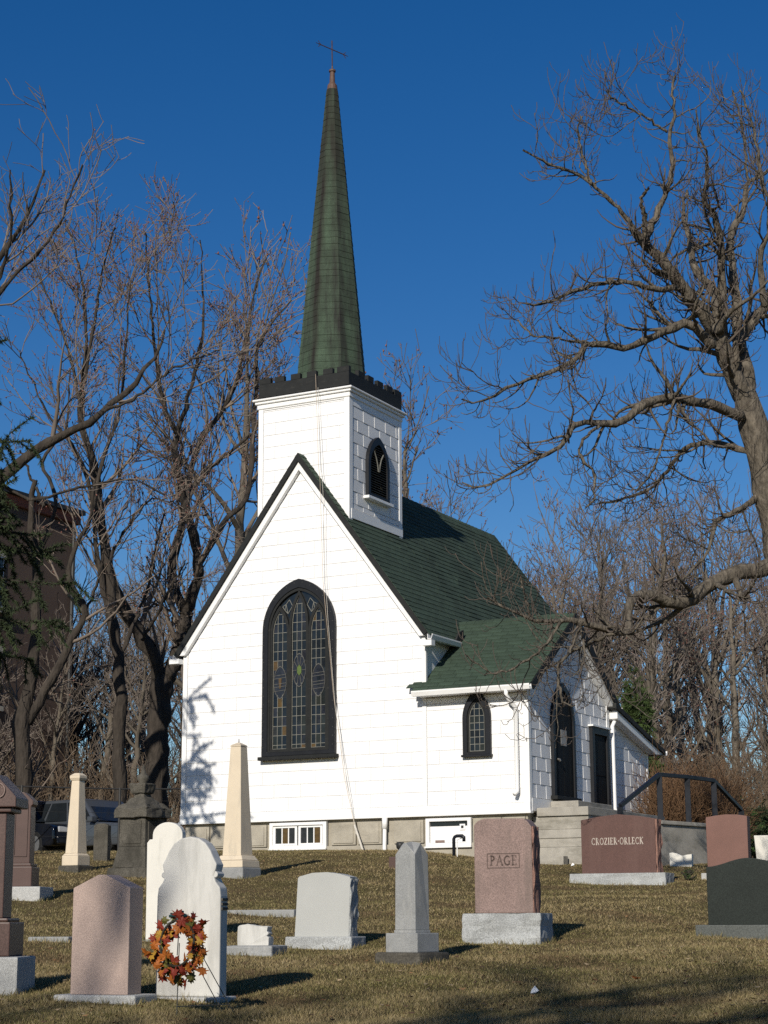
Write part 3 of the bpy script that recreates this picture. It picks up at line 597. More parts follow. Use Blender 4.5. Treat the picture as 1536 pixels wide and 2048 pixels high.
for k, (dx, zs_, za_) in enumerate(lanc):
    c = CX+dx; a_in = arch(LW, 1.36, zs_, za_, 9, c); a_out = arch(LW+0.056, 1.33, zs_, za_+0.10, 9, c)
    cpart(MB().ring(a_out, a_in, FM(), 0.028, 0.074+0.003*(k == 1)), 'mullion', 'weathered_black', gw)
    rows = [1.36, 1.44]+[1.44+0.186*(i+1) for i in range(int((za_-1.44)/0.186))]+[za_]
    ctr = (c, 2.90 if k == 1 else 2.68); hw, hh = 0.150, (0.34 if k == 1 else 0.33)
    ves = lambda q, ctr=ctr: abs(q[0]-ctr[0])/hw*0.9 + abs(q[1]-ctr[1])/hh < 1.02
    leaded(gw, FM(-0.034), a_in, 3, rows, 0.011, 0.002, 0.03, 20+k, ves)
    pts = [(ctr[0]+hw*math.sin(t)*abs(math.sin(t))**0.2, ctr[1]+hh*math.cos(t)) for t in np.linspace(0, 2*math.pi, 25)[:-1]]
    cpart(MB().prism(pts, FM(-0.034), 0.002, 0.009), 'pane', 'violet_glass', gw)
    cm = MB(); sc_ = lambda f: [(ctr[0]+(p[0]-ctr[0])*f, ctr[1]+(p[1]-ctr[1])*f) for p in pts]
    cm.ring(pts, sc_(0.935), FM(-0.034), 0.008, 0.018)
    if k == 1:
        hexp = [(ctr[0]+0.055*math.sin(t)*(1), ctr[1]+0.11*math.cos(t)) for t in np.linspace(0, 2*math.pi, 7)[:-1]]
        cpart(MB().prism(hexp, FM(-0.034), 0.0085, 0.0165), 'pane', 'green_glass', gw)
        for i in range(10):
            t = 2*math.pi*(i+0.5)/10; p0 = Vector((ctr[0]+0.06*math.sin(t), ctr[1]+0.115*math.cos(t))); p1 = Vector((ctr[0]+hw*0.92*math.sin(t), ctr[1]+hh*0.86*math.cos(t)))
            n_ = Vector((p0.y-p1.y, p1.x-p0.x)).normalized()*0.005; cm.prism([tuple(p0-n_), tuple(p1-n_), tuple(p1+n_), tuple(p0+n_)], FM(-0.034), 0.009, 0.017)
    else:
        for z_, s_ in ((0.14, 1), (0.08, 1), (-0.03, 1), (-0.09, 1), (-0.17, 1)):
            cm.prism([(ctr[0]-0.14, ctr[1]+z_-0.012*s_), (ctr[0], ctr[1]+z_), (ctr[0]+0.14, ctr[1]+z_+0.01), (ctr[0]+0.14, ctr[1]+z_+0.021), (ctr[0], ctr[1]+z_+0.011), (ctr[0]-0.14, ctr[1]+z_-0.001)], FM(-0.034), 0.009, 0.017)
        cpart(MB().prism([(ctr[0]-0.02, ctr[1]-0.12), (ctr[0]+0.02, ctr[1]-0.12), (ctr[0]+0.035, ctr[1]+0.08), (ctr[0]-0.035, ctr[1]+0.08)], FM(-0.034), 0.0092, 0.0155), 'pane', 'amber_glass' if k == 0 else 'dark_glass', gw)
    cpart(cm, 'leading', 'lead_dark', gw)
cm = MB()
for sx in (-1, 1):      # leading in the two spandrels
    P_ = [(0.17, 4.20), (0.24, 4.33), (0.32, 4.24), (0.40, 4.20), (0.27, 4.05), (0.34, 4.12)]
    for i, j in ((0,1),(1,2),(2,3),(0,4),(4,5),(5,3),(2,5),(4,2)):
        a = Vector((CX+sx*P_[i][0], P_[i][1])); b = Vector((CX+sx*P_[j][0], P_[j][1])); n_ = Vector((a.y-b.y, b.x-a.x)).normalized()*0.0055; cm.prism([tuple(a-n_), tuple(b-n_), tuple(b+n_), tuple(a+n_)], FM(), 0.029+0.0004*i, 0.038+0.0004*j)
cpart(cm, 'leading', 'lead_came', gw)
nh = MB()
for P_ in (arch(0.79, 1.3, 3.72, 4.67, 14, CX),):
    pts = [(s_*0.79+CX, z) for s_ in (-1, 1) for z in np.arange(1.4, 3.75, 0.17)] + P_[3:-1][::2]
    for u, v in pts: nh.box(u-0.006, u+0.006, -0.109, -0.10, v-0.006, v+0.006)
cpart(nh, 'nail_heads', 'lead_dark', gw)

lw = cpart(MB().ring(arch(0.285, 1.06, 1.74, 2.27, 10, 6.605), arch(0.19, 1.10, 1.74, 2.10, 10, 6.605), FM(), 0.0, 0.085), 'lancet_window', 'black_trim', bevel=0.006, segs=1)
cpart(MB().ring(arch(0.19, 1.10, 1.74, 2.10, 10, 6.605), arch(0.155, 1.125, 1.74, 2.05, 10, 6.605), FM(), 0.022, 0.055), 'inner_moulding', 'weathered_black', lw)
leaded(lw, FM(-0.028), arch(0.155, 1.125, 1.74, 2.05, 10, 6.605), 3, [1.125+0.132*i for i in range(7)]+[2.05], 0.012, 0.002, 0.0, 30)
cpart(MB().box(6.30, 6.91, -0.12, 0.0, 1.02, 1.062), 'sill', 'black_trim', lw, bevel=0.006, segs=1)

lv = cpart(MB().ring(arch(0.46, 6.47, 7.15, 7.80, 10, 1.2), arch(0.36, 6.55, 7.15, 7.63, 10, 1.2), XM(TX1), 0.0, 0.10), 'louver_window', 'black_trim', bevel=0.006, segs=1)
cpart(MB().prism(arch(0.365, 6.545, 7.15, 7.64, 10, 1.2), XM(TX1), 0.004, 0.024), 'backing', 'door_black', lv)
for i in range(21):
    z_ = 6.57+i*0.05; w_ = 0.36
    if z_ > 7.15: h_ = 0.48; R_ = (0.36**2+h_*h_)/0.72; w_ = 0.36-R_+math.sqrt(max(0, R_*R_-(z_-7.15)**2))
    if w_ < 0.05: continue
    cpart(MB().add([(TX1+0.026, 1.2-w_, z_+0.030), (TX1+0.026, 1.2+w_, z_+0.030), (TX1+0.075, 1.2+w_, z_-0.004), (TX1+0.075, 1.2-w_, z_-0.004), (TX1+0.026, 1.2-w_, z_+0.040), (TX1+0.026, 1.2+w_, z_+0.040), (TX1+0.078, 1.2+w_, z_+0.006), (TX1+0.078, 1.2-w_, z_+0.006)], [(0,3,2,1),(4,5,6,7),(0,1,5,4),(1,2,6,5),(2,3,7,6),(3,0,4,7)]), 'slat', 'louver', lv)
for s_ in (-1, 1):
    pts = [(TX1+0.088, 1.2+s_*q[0], q[1]) for q in ((0.02, 7.06), (0.05, 7.2), (0.11, 7.34), (0.20, 7.46))]
    cpart(MB().tube(pts, 0.013, 6), 'tracery', 'lead_came', lv)
cpart(MB().box(TX1-0.0, TX1+0.15, 0.66, 1.74, 6.41, 6.47), 'sill', 'white_trim', lv, bevel=0.006, segs=1)

# ---- doors in the porch gable
ad = cpart(MB().ring(arch(0.55, 0.33, 1.72, 2.50, 10, 1.55), arch(0.46, 0.335, 1.72, 2.36, 10, 1.55), XM(X), 0.0, 0.09), 'arched_door', 'black_trim', bevel=0.006, segs=1)
for i in range(6):
    u0 = 1.55-0.46+i*0.92/6; p = clip_poly([(u0+0.002, 0.3), (u0+0.92/6-0.002, 0.3), (u0+0.92/6-0.002, 2.5), (u0+0.002, 2.5)], arch(0.46, 0.336, 1.72, 2.358, 10, 1.55))
    cpart(MB().prism(p, XM(X), 0.004, 0.056+0.003*(i % 2)), 'plank', 'door_black', ad)
cpart(MB().box(X+0.059, X+0.064, 1.42, 1.70, 1.30, 1.60), 'notice', 'paper', ad)
cpart(MB().tube([(X+0.05, 1.22, 1.02), (X+0.08, 1.22, 1.02), (X+0.095, 1.24, 1.02), (X+0.10, 1.26, 0.99)], 0.022, 8), 'handle', 'brass', ad)
cpart(MB().box(X+0.01, X+0.16, 0.95, 2.16, 0.255, 0.328), 'threshold', 'weathered_black', ad, bevel=0.006, segs=1)
sd = cpart(MB().box(X+0.003, X+0.052, 3.10, 3.78, 0.02, 1.66), 'side_door', 'door_black')
for b_ in ((X, X+0.095, 2.98, 3.10, -0.02, 1.80), (X, X+0.095, 3.78, 3.90, -0.02, 1.80), (X, X+0.096, 3.1005, 3.7795, 1.66, 1.80)): cpart(MB().box(*b_), 'door_frame', 'black_trim', sd, bevel=0.006, segs=1)
cpart(MB().box(X, X+0.13, 2.93, 3.93, 1.802, 1.835), 'drip_cap', 'white_trim', sd)
for b_ in ((3.16, 3.72, 0.15, 0.75), (3.16, 3.72, 0.85, 1.55)): cpart(MB().box(X+0.05, X+0.062, *b_), 'panel', 'door_black', sd, bevel=0.005, segs=1)

# ---- foundation
fnd = cpart(MB().box(0.06, X-0.06, 0.04, 6.2, -1.5, -0.03).box(0.06, W-0.05, 6.2, LEN-0.05, -1.5, -0.03), 'foundation', 'concrete')
cpart(MB().box(0.0, X-0.0, -0.035, 0.3, -1.5, -0.545), 'footing', 'concrete', fnd, bevel=0.015)
blocks = [(0.10,0.66),(0.70,1.30),(1.34,2.00),(3.46,4.00),(4.04,4.56),(4.82,5.45),(6.60,7.05),(7.09,7.53)]
for a, b in blocks:
    cpart(MB().box(a, b, -0.012, 0.05, -0.53, -0.10), 'foundation_block', 'concrete', fnd, bevel=0.012)
    cpart(MB().box(a+0.05, b-0.05, -0.030, 0.0, -0.50, -0.135), 'block_face', 'concrete', fnd, bevel=0.012)
def basement(x0, x1, z0, z1):
    fr = cpart(MB().ring([(x0,z0),(x1,z0),(x1,z1),(x0,z1)], [(x0+.075,z0+.06),(x1-.075,z0+.06),(x1-.075,z1-.06),(x0+.075,z1-.06)], FM(), 0.0, 0.07), 'basement_window', 'white_trim', bevel=0.006, segs=1)
    cpart(MB().box(x0-0.01, x1+0.01, -0.10, 0.0, z0-0.03, z0-0.001), 'sill', 'white_trim', fr); return fr
b1 = basement(2.10, 3.38, -0.575, -0.075)
for k in range(2):
    u0 = 2.175+k*0.57; u1 = u0+0.54
    cpart(MB().ring([(u0,-.51),(u1,-.51),(u1,-.14),(u0,-.14)], [(u0+.05,-.475),(u1-.05,-.475),(u1-.05,-.175),(u0+.05,-.175)], FM(), 0.004, 0.04), 'sash', 'white_trim', b1)
    for j in range(3):
        w_ = (0.44)/3; cpart(MB().box(u0+.05+j*w_+0.004, u0+.05+(j+1)*w_-0.004, -0.02, -0.012, -0.475, -0.175), 'pane', ['dark_glass', 'amber_glass', 'violet_glass'][(j+k*2) % 3] if j+k else 'dark_glass', b1)
    for j in (1, 2): cpart(MB().box(u0+.05+j*w_-0.011, u0+.05+j*w_+0.011, -0.032, -0.008, -0.475, -0.175), 'glazing_bar', 'white_trim', b1)
b2 = basement(5.52, 6.46, -0.60, -0.085)
cpart(MB().box(5.60, 6.38, -0.028, -0.004, -0.535, -0.235), 'panel', 'white_trim', b2, bevel=0.004, segs=1); cpart(MB().box(5.60, 6.38, -0.012, -0.002, -0.23, -0.15), 'pane', 'dark_glass', b2)
cpart(MB().box(6.22, 6.33, -0.045, -0.028, -0.31, -0.20), 'vent', 'white_trim', b2); cpart(MB().box(6.25, 6.30, -0.048, -0.0455, -0.28, -0.23), 'vent_hole', 'dark_metal', b2)
cpart(MB().box(5.72, 5.90, -0.06, -0.03, -0.535, -0.49), 'brick', 'rose_granite', b2)
# ---- downspouts and cables
cpart(MB().tube([(4.66,-0.06,-0.02),(4.66,-0.07,-0.25)], 0.055, 10).tube([(4.66,-0.07,-0.22),(4.66,-0.08,-0.55),(4.67,-0.10,-0.66),(4.70,-0.16,-0.74)], 0.038, 10), 'drain_pipe', 'white_trim', smooth=True)
cpart(MB().tube([(7.34,-0.33,2.20),(7.34,-0.33,2.10),(7.38,-0.20,1.98),(7.42,-0.09,1.88),(7.42,-0.085,0.40),(7.42,-0.10,0.34),(7.40,-0.18,0.30)], 0.040, 10), 'downspout', 'white_trim', smooth=True)
cpart(MB().tube([(X+0.10,4.33,2.20),(X+0.10,4.25,2.05),(X+0.08,4.11,1.9),(X+0.08,4.11,0.25),(X+0.12,4.11,0.12),(X+0.22,4.1,0.08)], 0.042, 10), 'downspout', 'white_trim', smooth=True)
def fac(px, py, y):
    q = ray(px, py); return CAM+q*((y-CAM.y)/q.y)
c1 = [fac(px, py, y) for px, py, y in ((631,748,-0.02),(632,775,-0.09),(634,830,-0.03),(637,930,-0.06),(640,960,-0.22),(643,1060,-0.12),(646,1160,-0.10),(652,1230,-0.16),(660,1310,-0.16),(667,1390,-0.16),(674,1440,-0.15),(690,1560,-0.12),(709,1650,-0.13),(728,1708,-0.20))]
c2 = [fac(px, py, y) for px, py, y in ((636,775,-0.09),(638,830,-0.03),(643,940,-0.06),(646,985,-0.22),(648,1060,-0.12),(651,1160,-0.10),(656,1240,-0.16),(671,1420,-0.16),(684,1500,-0.13),(709,1648,-0.14),(712,1668,-0.14))]
cpart(MB().tube(c1, 0.0045, 6), 'lightning_cable', 'cable_rust'); cpart(MB().tube(c2, 0.004, 6), 'lightning_cable', 'cable_white')
cpart(MB().tube([c1[-2], c1[-1]], 0.022, 8), 'cable_conduit', 'cable_white')
hatch = cpart(MB().prism([(1.2,-0.75),(3.2,-0.75),(3.2,0.35),(2.9,0.35),(1.2,-0.25)], XM(0.0), -0.95, -0.03), 'bulkhead_hatch', 'siding', bevel=0.01)

# ================================================================== STEPS, LANDING, RAILING
steps = thing('concrete_steps', 'weathered concrete steps and landing at the chapel porch doors', 'steps', (8.2, 1.6, -0.95))
def spart(mb, name, material, par, **k): return mb.build(name, material, par, world=True, **k)
for k, (x1, y0, y1, z0, z1) in enumerate(((9.30, 0.20, 4.3, -1.4, -0.66), (9.02, 0.24, 4.3, -0.658, -0.50), (8.80, 0.22, 4.3, -0.498, -0.34), (8.66, 0.25, 4.3, -0.338, -0.10), (8.68, 0.20, 4.3, -0.098, 0.06))):
    spart(MB().box(X-0.05+0.1*(z1 > -0.05), x1, y0, y1, z0, z1), 'step', 'old_concrete', steps, bevel=0.014)
spart(MB().box(X+0.04, 8.22, 0.88, 2.62, 0.062, 0.215), 'step', 'old_concrete', steps, bevel=0.014)
tag(MB().box(-0.3, 0.3, -0.12, 0.1, -0.1, 0.14).build('concrete_block', 'old_concrete', None, bevel=0.012), 'small concrete block at the foot of the chapel steps', 'block')
bpy.data.objects['concrete_block'].location = (8.0, 0.02, ground(8.0, 0.02))
RB = [at_depth(1240, 1612, 31.9), at_depth(1318, 1549, 33.0), at_depth(1374, 1554, 33.7), at_depth(1427, 1561, 34.4), at_depth(1482, 1619, 35.4)]
tz = at_depth(1370, 1645, 33.7).z
land = thing('concrete_landing', 'low grey concrete landing wall behind the wide red granite stone', 'landing', (RB[2].x, RB[2].y, tz-0.7))
dr = (RB[3]-RB[1]); dr.z = 0; dr.normalize(); pn = Vector((-dr.y, dr.x, 0))
a_, b_ = RB[1]-dr*0.12, RB[3]+dr*0.45
def slab_pts(a, b, w, z0, z1): return [Vector((*(a).xy, z0)), Vector((*(b).xy, z0)), Vector((*(b+pn*w).xy, z0)), Vector((*(a+pn*w).xy, z0)), Vector((*(a).xy, z1)), Vector((*(b).xy, z1)), Vector((*(b+pn*w).xy, z1)), Vector((*(a+pn*w).xy, z1))]
BOXF = [(0,3,2,1),(4,5,6,7),(0,1,5,4),(1,2,6,5),(2,3,7,6),(3,0,4,7)]
spart(MB().add(slab_pts(a_-pn*0.06, b_-pn*0.06, 1.3, tz-1.3, tz-0.07), BOXF), 'landing_wall', 'old_concrete', land, bevel=0.02)
spart(MB().add(slab_pts(a_-pn*0.10, b_-pn*0.10, 1.4, tz-0.069, tz), BOXF), 'coping', 'old_concrete', land, bevel=0.015)
rail = thing('handrail', 'black painted handrail with flat posts on the concrete landing', 'railing', (RB[1].x, RB[1].y, tz))
def bar(p, q, w, h, name, par, material='rail_black'):
    p, q = Vector(p), Vector(q); t = (q-p).normalized(); s = t.cross(Vector((0, 0, 1)))
    s = s.normalized() if s.length > 0.01 else pn.copy(); u = s.cross(t)
    vs_ = [e+s*a*w/2+u*b*h/2 for e in (p, q) for a, b in ((-1,-1),(1,-1),(1,1),(-1,1))]
    return spart(MB().add(vs_, BOXF), name, material, par, bevel=0.006, segs=1)
for a, b in zip(RB[:-1], RB[1:]): bar(a, b, 0.07, 0.07, 'top_rail', rail)
for k in (1, 2, 3): spart(MB().box(-0.05, 0.05, -0.02, 0.02, tz-RB[k].z-0.02, -0.03, Matrix.Translation(RB[k]) @ Matrix.Rotation(math.atan2(dr.y, dr.x)-0.9, 4, 'Z')), 'post', 'rail_black', rail, bevel=0.005, segs=1)
for k in (0, 4): spart(MB().box(-0.05, 0.05, -0.02, 0.02, -1.1, -0.02, Matrix.Translation(RB[k])), 'post', 'rail_black', rail, bevel=0.005, segs=1)

# ================================================================== GRAVESTONES
def place(px, py, theta):
    p = ground_hit(px, py); s = (p-CAM).dot(FW)/FPX
    c = Vector((CAM.x-p.x, CAM.y-p.y, 0)).normalized(); l = Vector((c.y, -c.x, 0))          # camera's left seen from the stone
    if l.dot(RH) > 0: l = -l
    n = c*math.cos(theta) + l*math.sin(theta)
    return p, s, math.atan2(n.x, -n.y)
def rough_fn(amp, freq, faces=None, seed=0, cuts=6):
    """rock-pitched surface: subdivide and push about on the chosen sides"""
    def f(bm):
        fs = [g for g in bm.faces if faces is None or faces(g.normal.copy(), g.calc_center_median())]
        es = list({e for g in fs for e in g.edges})
        bmesh.ops.subdivide_edges(bm, edges=es, cuts=cuts, use_grid_fill=True)
        fs = [g for g in bm.faces if faces is None or faces(g.normal.copy(), g.calc_center_median())]
        vs_ = {v for g in fs for v in g.verts}; nm = {v: v.normal.copy() for v in vs_}
        bm.normal_update()
        for v in vs_:
            n = Vector((0, 0, 0))
            for g in v.link_faces:
                if g in fs: n += g.normal
            if n.length < 1e-6: continue
            n.normalize(); q = mnoise.noise(v.co*freq+Vector((seed, seed*1.7, 0))) + 0.5*mnoise.noise(v.co*freq*2.3+Vector((0, seed, 3)))
            v.co += n*amp*q
    return f
def front(): return Matrix(((1,0,0,0),(0,0,-1,0),(0,1,0,0),(0,0,0,1)))
FRONT = front()
def prof_stone(t, prof, th, y0, material, name='stone', bevel=0.008, **k):
    return MB().prism(prof, Matrix.Translation((0, y0, 0)) @ FRONT, -th, 0).build(name, material, t, bevel=bevel, **k)
FOOT = []
def slab(t, w, d, z0, z1, material, y0=0.0, name='base', bevel=0.012, x=0.0, **k):
    if z0 < -0.05: FOOT.append((WM[t.name].copy(), x-w/2, x+w/2, y0, y0+d))
    return MB().box(x-w/2, x+w/2, y0, y0+d, z0, z1).build(name, material, t, bevel=bevel, **k)
R_ = math.radians
def grave(name, label, px, py, th, cat='gravestone', group=None):
    p, s, rz = place(px, py, R_(th)); return thing(name, label, cat, p, rz, group), s, math.cos(R_(th))
def sym(h): return [(-a, b) for a, b in h[::-1]]

# pink granite with low gable top
t, s, c = grave('gravestone', 'plain pale pink granite headstone with low peaked top, left foreground', 194, 2006, 29)
w = 114*s/c; h0 = 16*s
slab(t, w*1.42, 0.34, -0.12, h0, 'grey_granite', -0.05, bevel=0.015)
prof_stone(t, [(-w/2, h0), (w/2, h0), (w/2, h0+210*s), (0.03, h0+236*s), (-0.03, h0+236*s), (-w/2, h0+210*s)], 0.20, 0.02, 'pink_granite', bevel=0.006)
# white marble in front, scrolled shoulders
t, s, c = grave('gravestone', 'weathered white marble headstone with rounded top and scrolled shoulders behind the leaf wreath', 370, 2002, 25)
k = s/c; hp = [(64*k, 8*s), (64*k, 205*s), (62*k, 222*s), (54*k, 233*s), (49*k, 246*s), (53*k, 258*s), (55*k, 268*s), (48*k, 282*s), (42*k, 296*s), (32*k, 311*s), (18*k, 321*s), (0, 325*s)]
prof_stone(t, hp + sym(hp)[1:], 0.13, 0.03, 'grey_marble', bevel=0.012)
slab(t, 150*k, 0.30, -0.12, 8*s, 'grey_granite', -0.05)
for i in range(3): MB().box(62*k, 66.5*k, 0.045, 0.145, (178+i*9)*s, (183+i*9)*s).build('notch_strip', 'sooty_stone', t)  # dark strips drawn for the black notches in the edge
MB().tube([(51*k, 0.036, 248*s), (51*k, 0.154, 248*s)], 6.5*s, 14).build('scroll', 'grey_marble', t, bevel=0.004, segs=1)
MB().tube([(-51*k, 0.036, 248*s), (-51*k, 0.154, 248*s)], 6.5*s, 14).build('scroll', 'grey_marble', t, bevel=0.004, segs=1)
# white marble behind, round lobe and square shoulders
t, s, c = grave('gravestone', 'bright white marble headstone with round lobe and square shoulders, second of the white pair', 329, 1884, 22)
k = s/c; hp = [(40*k, 4*s), (41*k, 196*s), (36*k, 203*s), (30*k, 203*s), (30*k, 212*s)] + [(30*k*math.cos(a), 212*s+25*s*math.sin(a)) for a in np.linspace(0.2, math.pi/2, 8)]
prof_stone(t, hp + sym(hp)[1:], 0.10, 0.02, 'white_marble', bevel=0.01)
slab(t, 100*k, 0.26, -0.12, 4*s, 'blue_grey_stone', -0.04)
# broken small white stone
t, s, c = grave('broken_stone', 'small broken white stump of a headstone on a grey base', 500, 1912, 22)
k = s/c; h0 = 20*s
slab(t, 96*k, 0.42, -0.12, h0, 'blue_grey_stone', -0.06, bevel=0.02, rough=rough_fn(0.012, 9, None, 2, 3))
prof_stone(t, [(-32*k, h0), (30*k, h0), (31*k, h0+16*s), (26*k, h0+19*s), (30*k, h0+24*s), (27*k, h0+28*s), (28*k, h0+37*s), (6*k, h0+39*s), (-12*k, h0+42*s), (-29*k, h0+40*s), (-32*k, h0+36*s)], 0.12, 0.08, 'grey_marble', bevel=0.003, rough=rough_fn(0.006, 26, None, 5, 2))
# grey slab
t, s, c = grave('gravestone', 'plain light grey headstone with low arched top and rough hewn edge', 640, 1898, 22)
k = s/c; h0 = 24*s
slab(t, 134*k, 0.40, -0.12, h0, 'grey_rough', -0.06, bevel=0.012, rough=rough_fn(0.010, 12, lambda n, q: abs(n.z) < 0.5, 3, 4))
prof_stone(t, [(-55*k, h0), (53*k, h0), (56*k, h0+117*s), (36*k, h0+123*s), (10*k, h0+127*s), (-20*k, h0+126*s), (-46*k, h0+119*s), (-49*k, h0+116*s)], 0.20, 0.05, 'grey_polish', bevel=0.0)
MB().box(53*k, 57*k, 0.052, 0.248, h0, h0+114*s).build('hewn_edge', 'grey_rough', t, bevel=0.0, rough=rough_fn(0.02, 16, lambda n, q: abs(n.x) > 0.5, 4, 7))
# grey pillar with gabled faces
t, s, c = grave('pillar_stone', 'grey square pillar gravestone with gabled top on a stepped base', 794, 1930, 35)
k = 1.18*s; zb, zp, zt = 24*s, 62*s, 218*s
slab(t, 98*k*0.95, 98*k*0.95, -0.15, zb, 'sooty_stone', 0, bevel=0.02, rough=rough_fn(0.012, 9, None, 7, 3))
def cen(wd, z0, z1, mt, y, nm, bv=0.008): return slab(t, wd, wd, z0, z1, mt, y-wd/2, nm, bv)
yc = 98*k*0.475
cen(66*k, zb, zp, 'blue_grey_stone', yc, 'plinth'); cen(45*k, zp, zp+6*s, 'blue_grey_stone', yc, 'foot', 0.004)
r0 = 20.5*k; z0_, z1_ = zp+6*s, zt; z2 = zt+24*s
vs_ = [(-r0*1.04, yc-r0*1.04, z0_), (r0*1.04, yc-r0*1.04, z0_), (r0*1.04, yc+r0*1.04, z0_), (-r0*1.04, yc+r0*1.04, z0_), (-r0, yc-r0, z1_), (r0, yc-r0, z1_), (r0, yc+r0, z1_), (-r0, yc+r0, z1_), (0, yc-r0*0.9, z2), (r0*0.9, yc, z2), (0, yc+r0*0.9, z2), (-r0*0.9, yc, z2), (0, yc, z2+3*s)]
MB().add(vs_, [(0,3,2,1), (0,1,5,8,4), (1,2,6,9,5), (2,3,7,10,6), (3,0,4,11,7), (4,8,12,11), (5,9,12,8), (6,10,12,9), (7,11,12,10)]).build('shaft', 'blue_grey_stone', t, bevel=0.006)

# lettering: strokes in a unit-high box
def stroke(mb, pts, w, M, d0, d1):
    for a, b in zip(pts[:-1], pts[1:]):
        a, b = Vector(a), Vector(b); q = (b-a).normalized(); n = Vector((-q.y, q.x))*w/2; e = q*w*0.25
        mb.prism([tuple(a-n-e), tuple(b-n+e), tuple(b+n+e), tuple(a+n-e)], M, d0, d1)
def arc(cx, cy, rx, ry, a0, a1, n=10): return [(cx+rx*math.cos(math.radians(a0+(a1-a0)*i/n)), cy+ry*math.sin(math.radians(a0+(a1-a0)*i/n))) for i in range(n+1)]
GLYPH = {   # (advance, [(points, weight)]) thick 0.15, thin 0.08, serifs 0.07
 'P': (.66, [([(.16,0),(.16,1)],1), (arc(.2,.73,.32,.25,90,-90),.9), ([(.02,0.02),(.32,.02)],.45), ([(.02,.98),(.22,.98)],.45)]),
 'A': (.80, [([(.06,0),(.40,1)],.55), ([(.40,1),(.74,0)],1), ([(.2,.36),(.6,.36)],.45), ([(0,.02),(.2,.02)],.45), ([(.6,.02),(.84,.02)],.45)]),
 'G': (.82, [(arc(.43,.5,.36,.46,48,312,14),.9), ([(.68,.08),(.68,.44)],.9), ([(.52,.44),(.82,.44)],.45)]),
 'E': (.64, [([(.16,0),(.16,1)],1), ([(.02,.03),(.58,.03)],.5), ([(.02,.97),(.54,.97)],.5), ([(.16,.52),(.44,.52)],.45), ([(.58,.0),(.58,.2)],.45), ([(.54,.82),(.54,1)],.45), ([(.44,.44),(.44,.6)],.4)]),
 'C': (.76, [(arc(.43,.5,.36,.46,50,310,14),.9), ([(.67,.72),(.67,.95)],.45)]),
 'R': (.76, [([(.16,0),(.16,1)],1), (arc(.2,.75,.30,.23,90,-90),.85), ([(.32,.52),(.66,.0)],.9), ([(.02,.02),(.32,.02)],.45), ([(.02,.98),(.22,.98)],.45), ([(.6,.02),(.76,.02)],.45)]),
 'O': (.84, [(arc(.42,.5,.35,.46,0,360,20),.85)]),
 'Z': (.68, [([(.06,.96),(.6,.96)],.5), ([(.6,.96),(.06,.04)],.9), ([(.06,.04),(.62,.04)],.5), ([(.62,.04),(.62,.24)],.4), ([(.06,.96),(.06,.8)],.4)]),
 'I': (.34, [([(.17,0),(.17,1)],1), ([(.03,.02),(.31,.02)],.45), ([(.03,.98),(.31,.98)],.45)]),
 'L': (.62, [([(.16,0),(.16,1)],1), ([(.02,.03),(.58,.03)],.5), ([(.58,.03),(.58,.24)],.45), ([(.02,.98),(.30,.98)],.45)]),
 'K': (.76, [([(.16,0),(.16,1)],1), ([(.62,.98),(.2,.46)],.55), ([(.3,.58),(.68,0)],.95), ([(.02,.02),(.30,.02)],.45), ([(.02,.98),(.30,.98)],.45), ([(.54,.98),(.74,.98)],.45), ([(.58,.02),(.78,.02)],.45)]),
 '·': (.30, [([(.15,.44),(.15,.56)],1)]) }
def lettering(t, text, width, height, xc, z, y, material, weight=0.16, gap=0.12):
    adv = sum(GLYPH[ch][0] for ch in text) + gap*(len(text)-1); kx = width/adv; u = xc-width/2; mb = MB()
    for i, ch in enumerate(text):
        Mx = Matrix.Translation((u, y, z)) @ FRONT @ Matrix.Diagonal((kx, height, 1, 1))
        for pts, wt in GLYPH[ch][1]: stroke(mb, pts, weight*wt, Mx, -0.004, 0.0022)
        u += (GLYPH[ch][0]+gap)*kx
    return mb.build('lettering', material, t)
# PAGE stone
t, s, c = grave('gravestone', 'rose granite headstone with rough edges reading PAGE on a rock faced grey base', 1008, 1888, 15)
k = s/c; h0 = 60*s
slab(t, 156*k, 0.52, -0.12, h0, 'grey_rough', -0.10, bevel=0.008, rough=rough_fn(0.022, 9, lambda n, q: abs(n.z) < 0.5, 8, 6))
prof_stone(t, [(-59*k, h0), (58*k, h0), (58*k, h0+171*s), (50*k, h0+182*s), (42*k, h0+188*s), (-38*k, h0+189*s), (-52*k, h0+184*s), (-59*k, h0+176*s)], 0.26, 0.03, 'rose_granite', bevel=0.012)
MB().box(57.5*k, 61*k, 0.036, 0.284, h0, h0+172*s).build('hewn_edge', 'rose_rough', t, rough=rough_fn(0.022, 14, lambda n, q: abs(n.x) > 0.5, 9, 8))
fx0, fx1, fz0, fz1 = -33*k, 33*k, h0+89*s, h0+119*s
MB().ring([(fx0,fz0),(fx1,fz0),(fx1,fz1),(fx0,fz1)], [(fx0+.008,fz0+.008),(fx1-.008,fz0+.008),(fx1-.008,fz1-.008),(fx0+.008,fz1-.008)], Matrix.Translation((0, 0.03, 0)) @ FRONT, -0.004, 0.003).build('text_frame', 'letter_dark', t)
lettering(t, 'PAGE', 54*k, 19*s, 0.0, fz0+6*s, 0.03, 'letter_dark', 0.17)
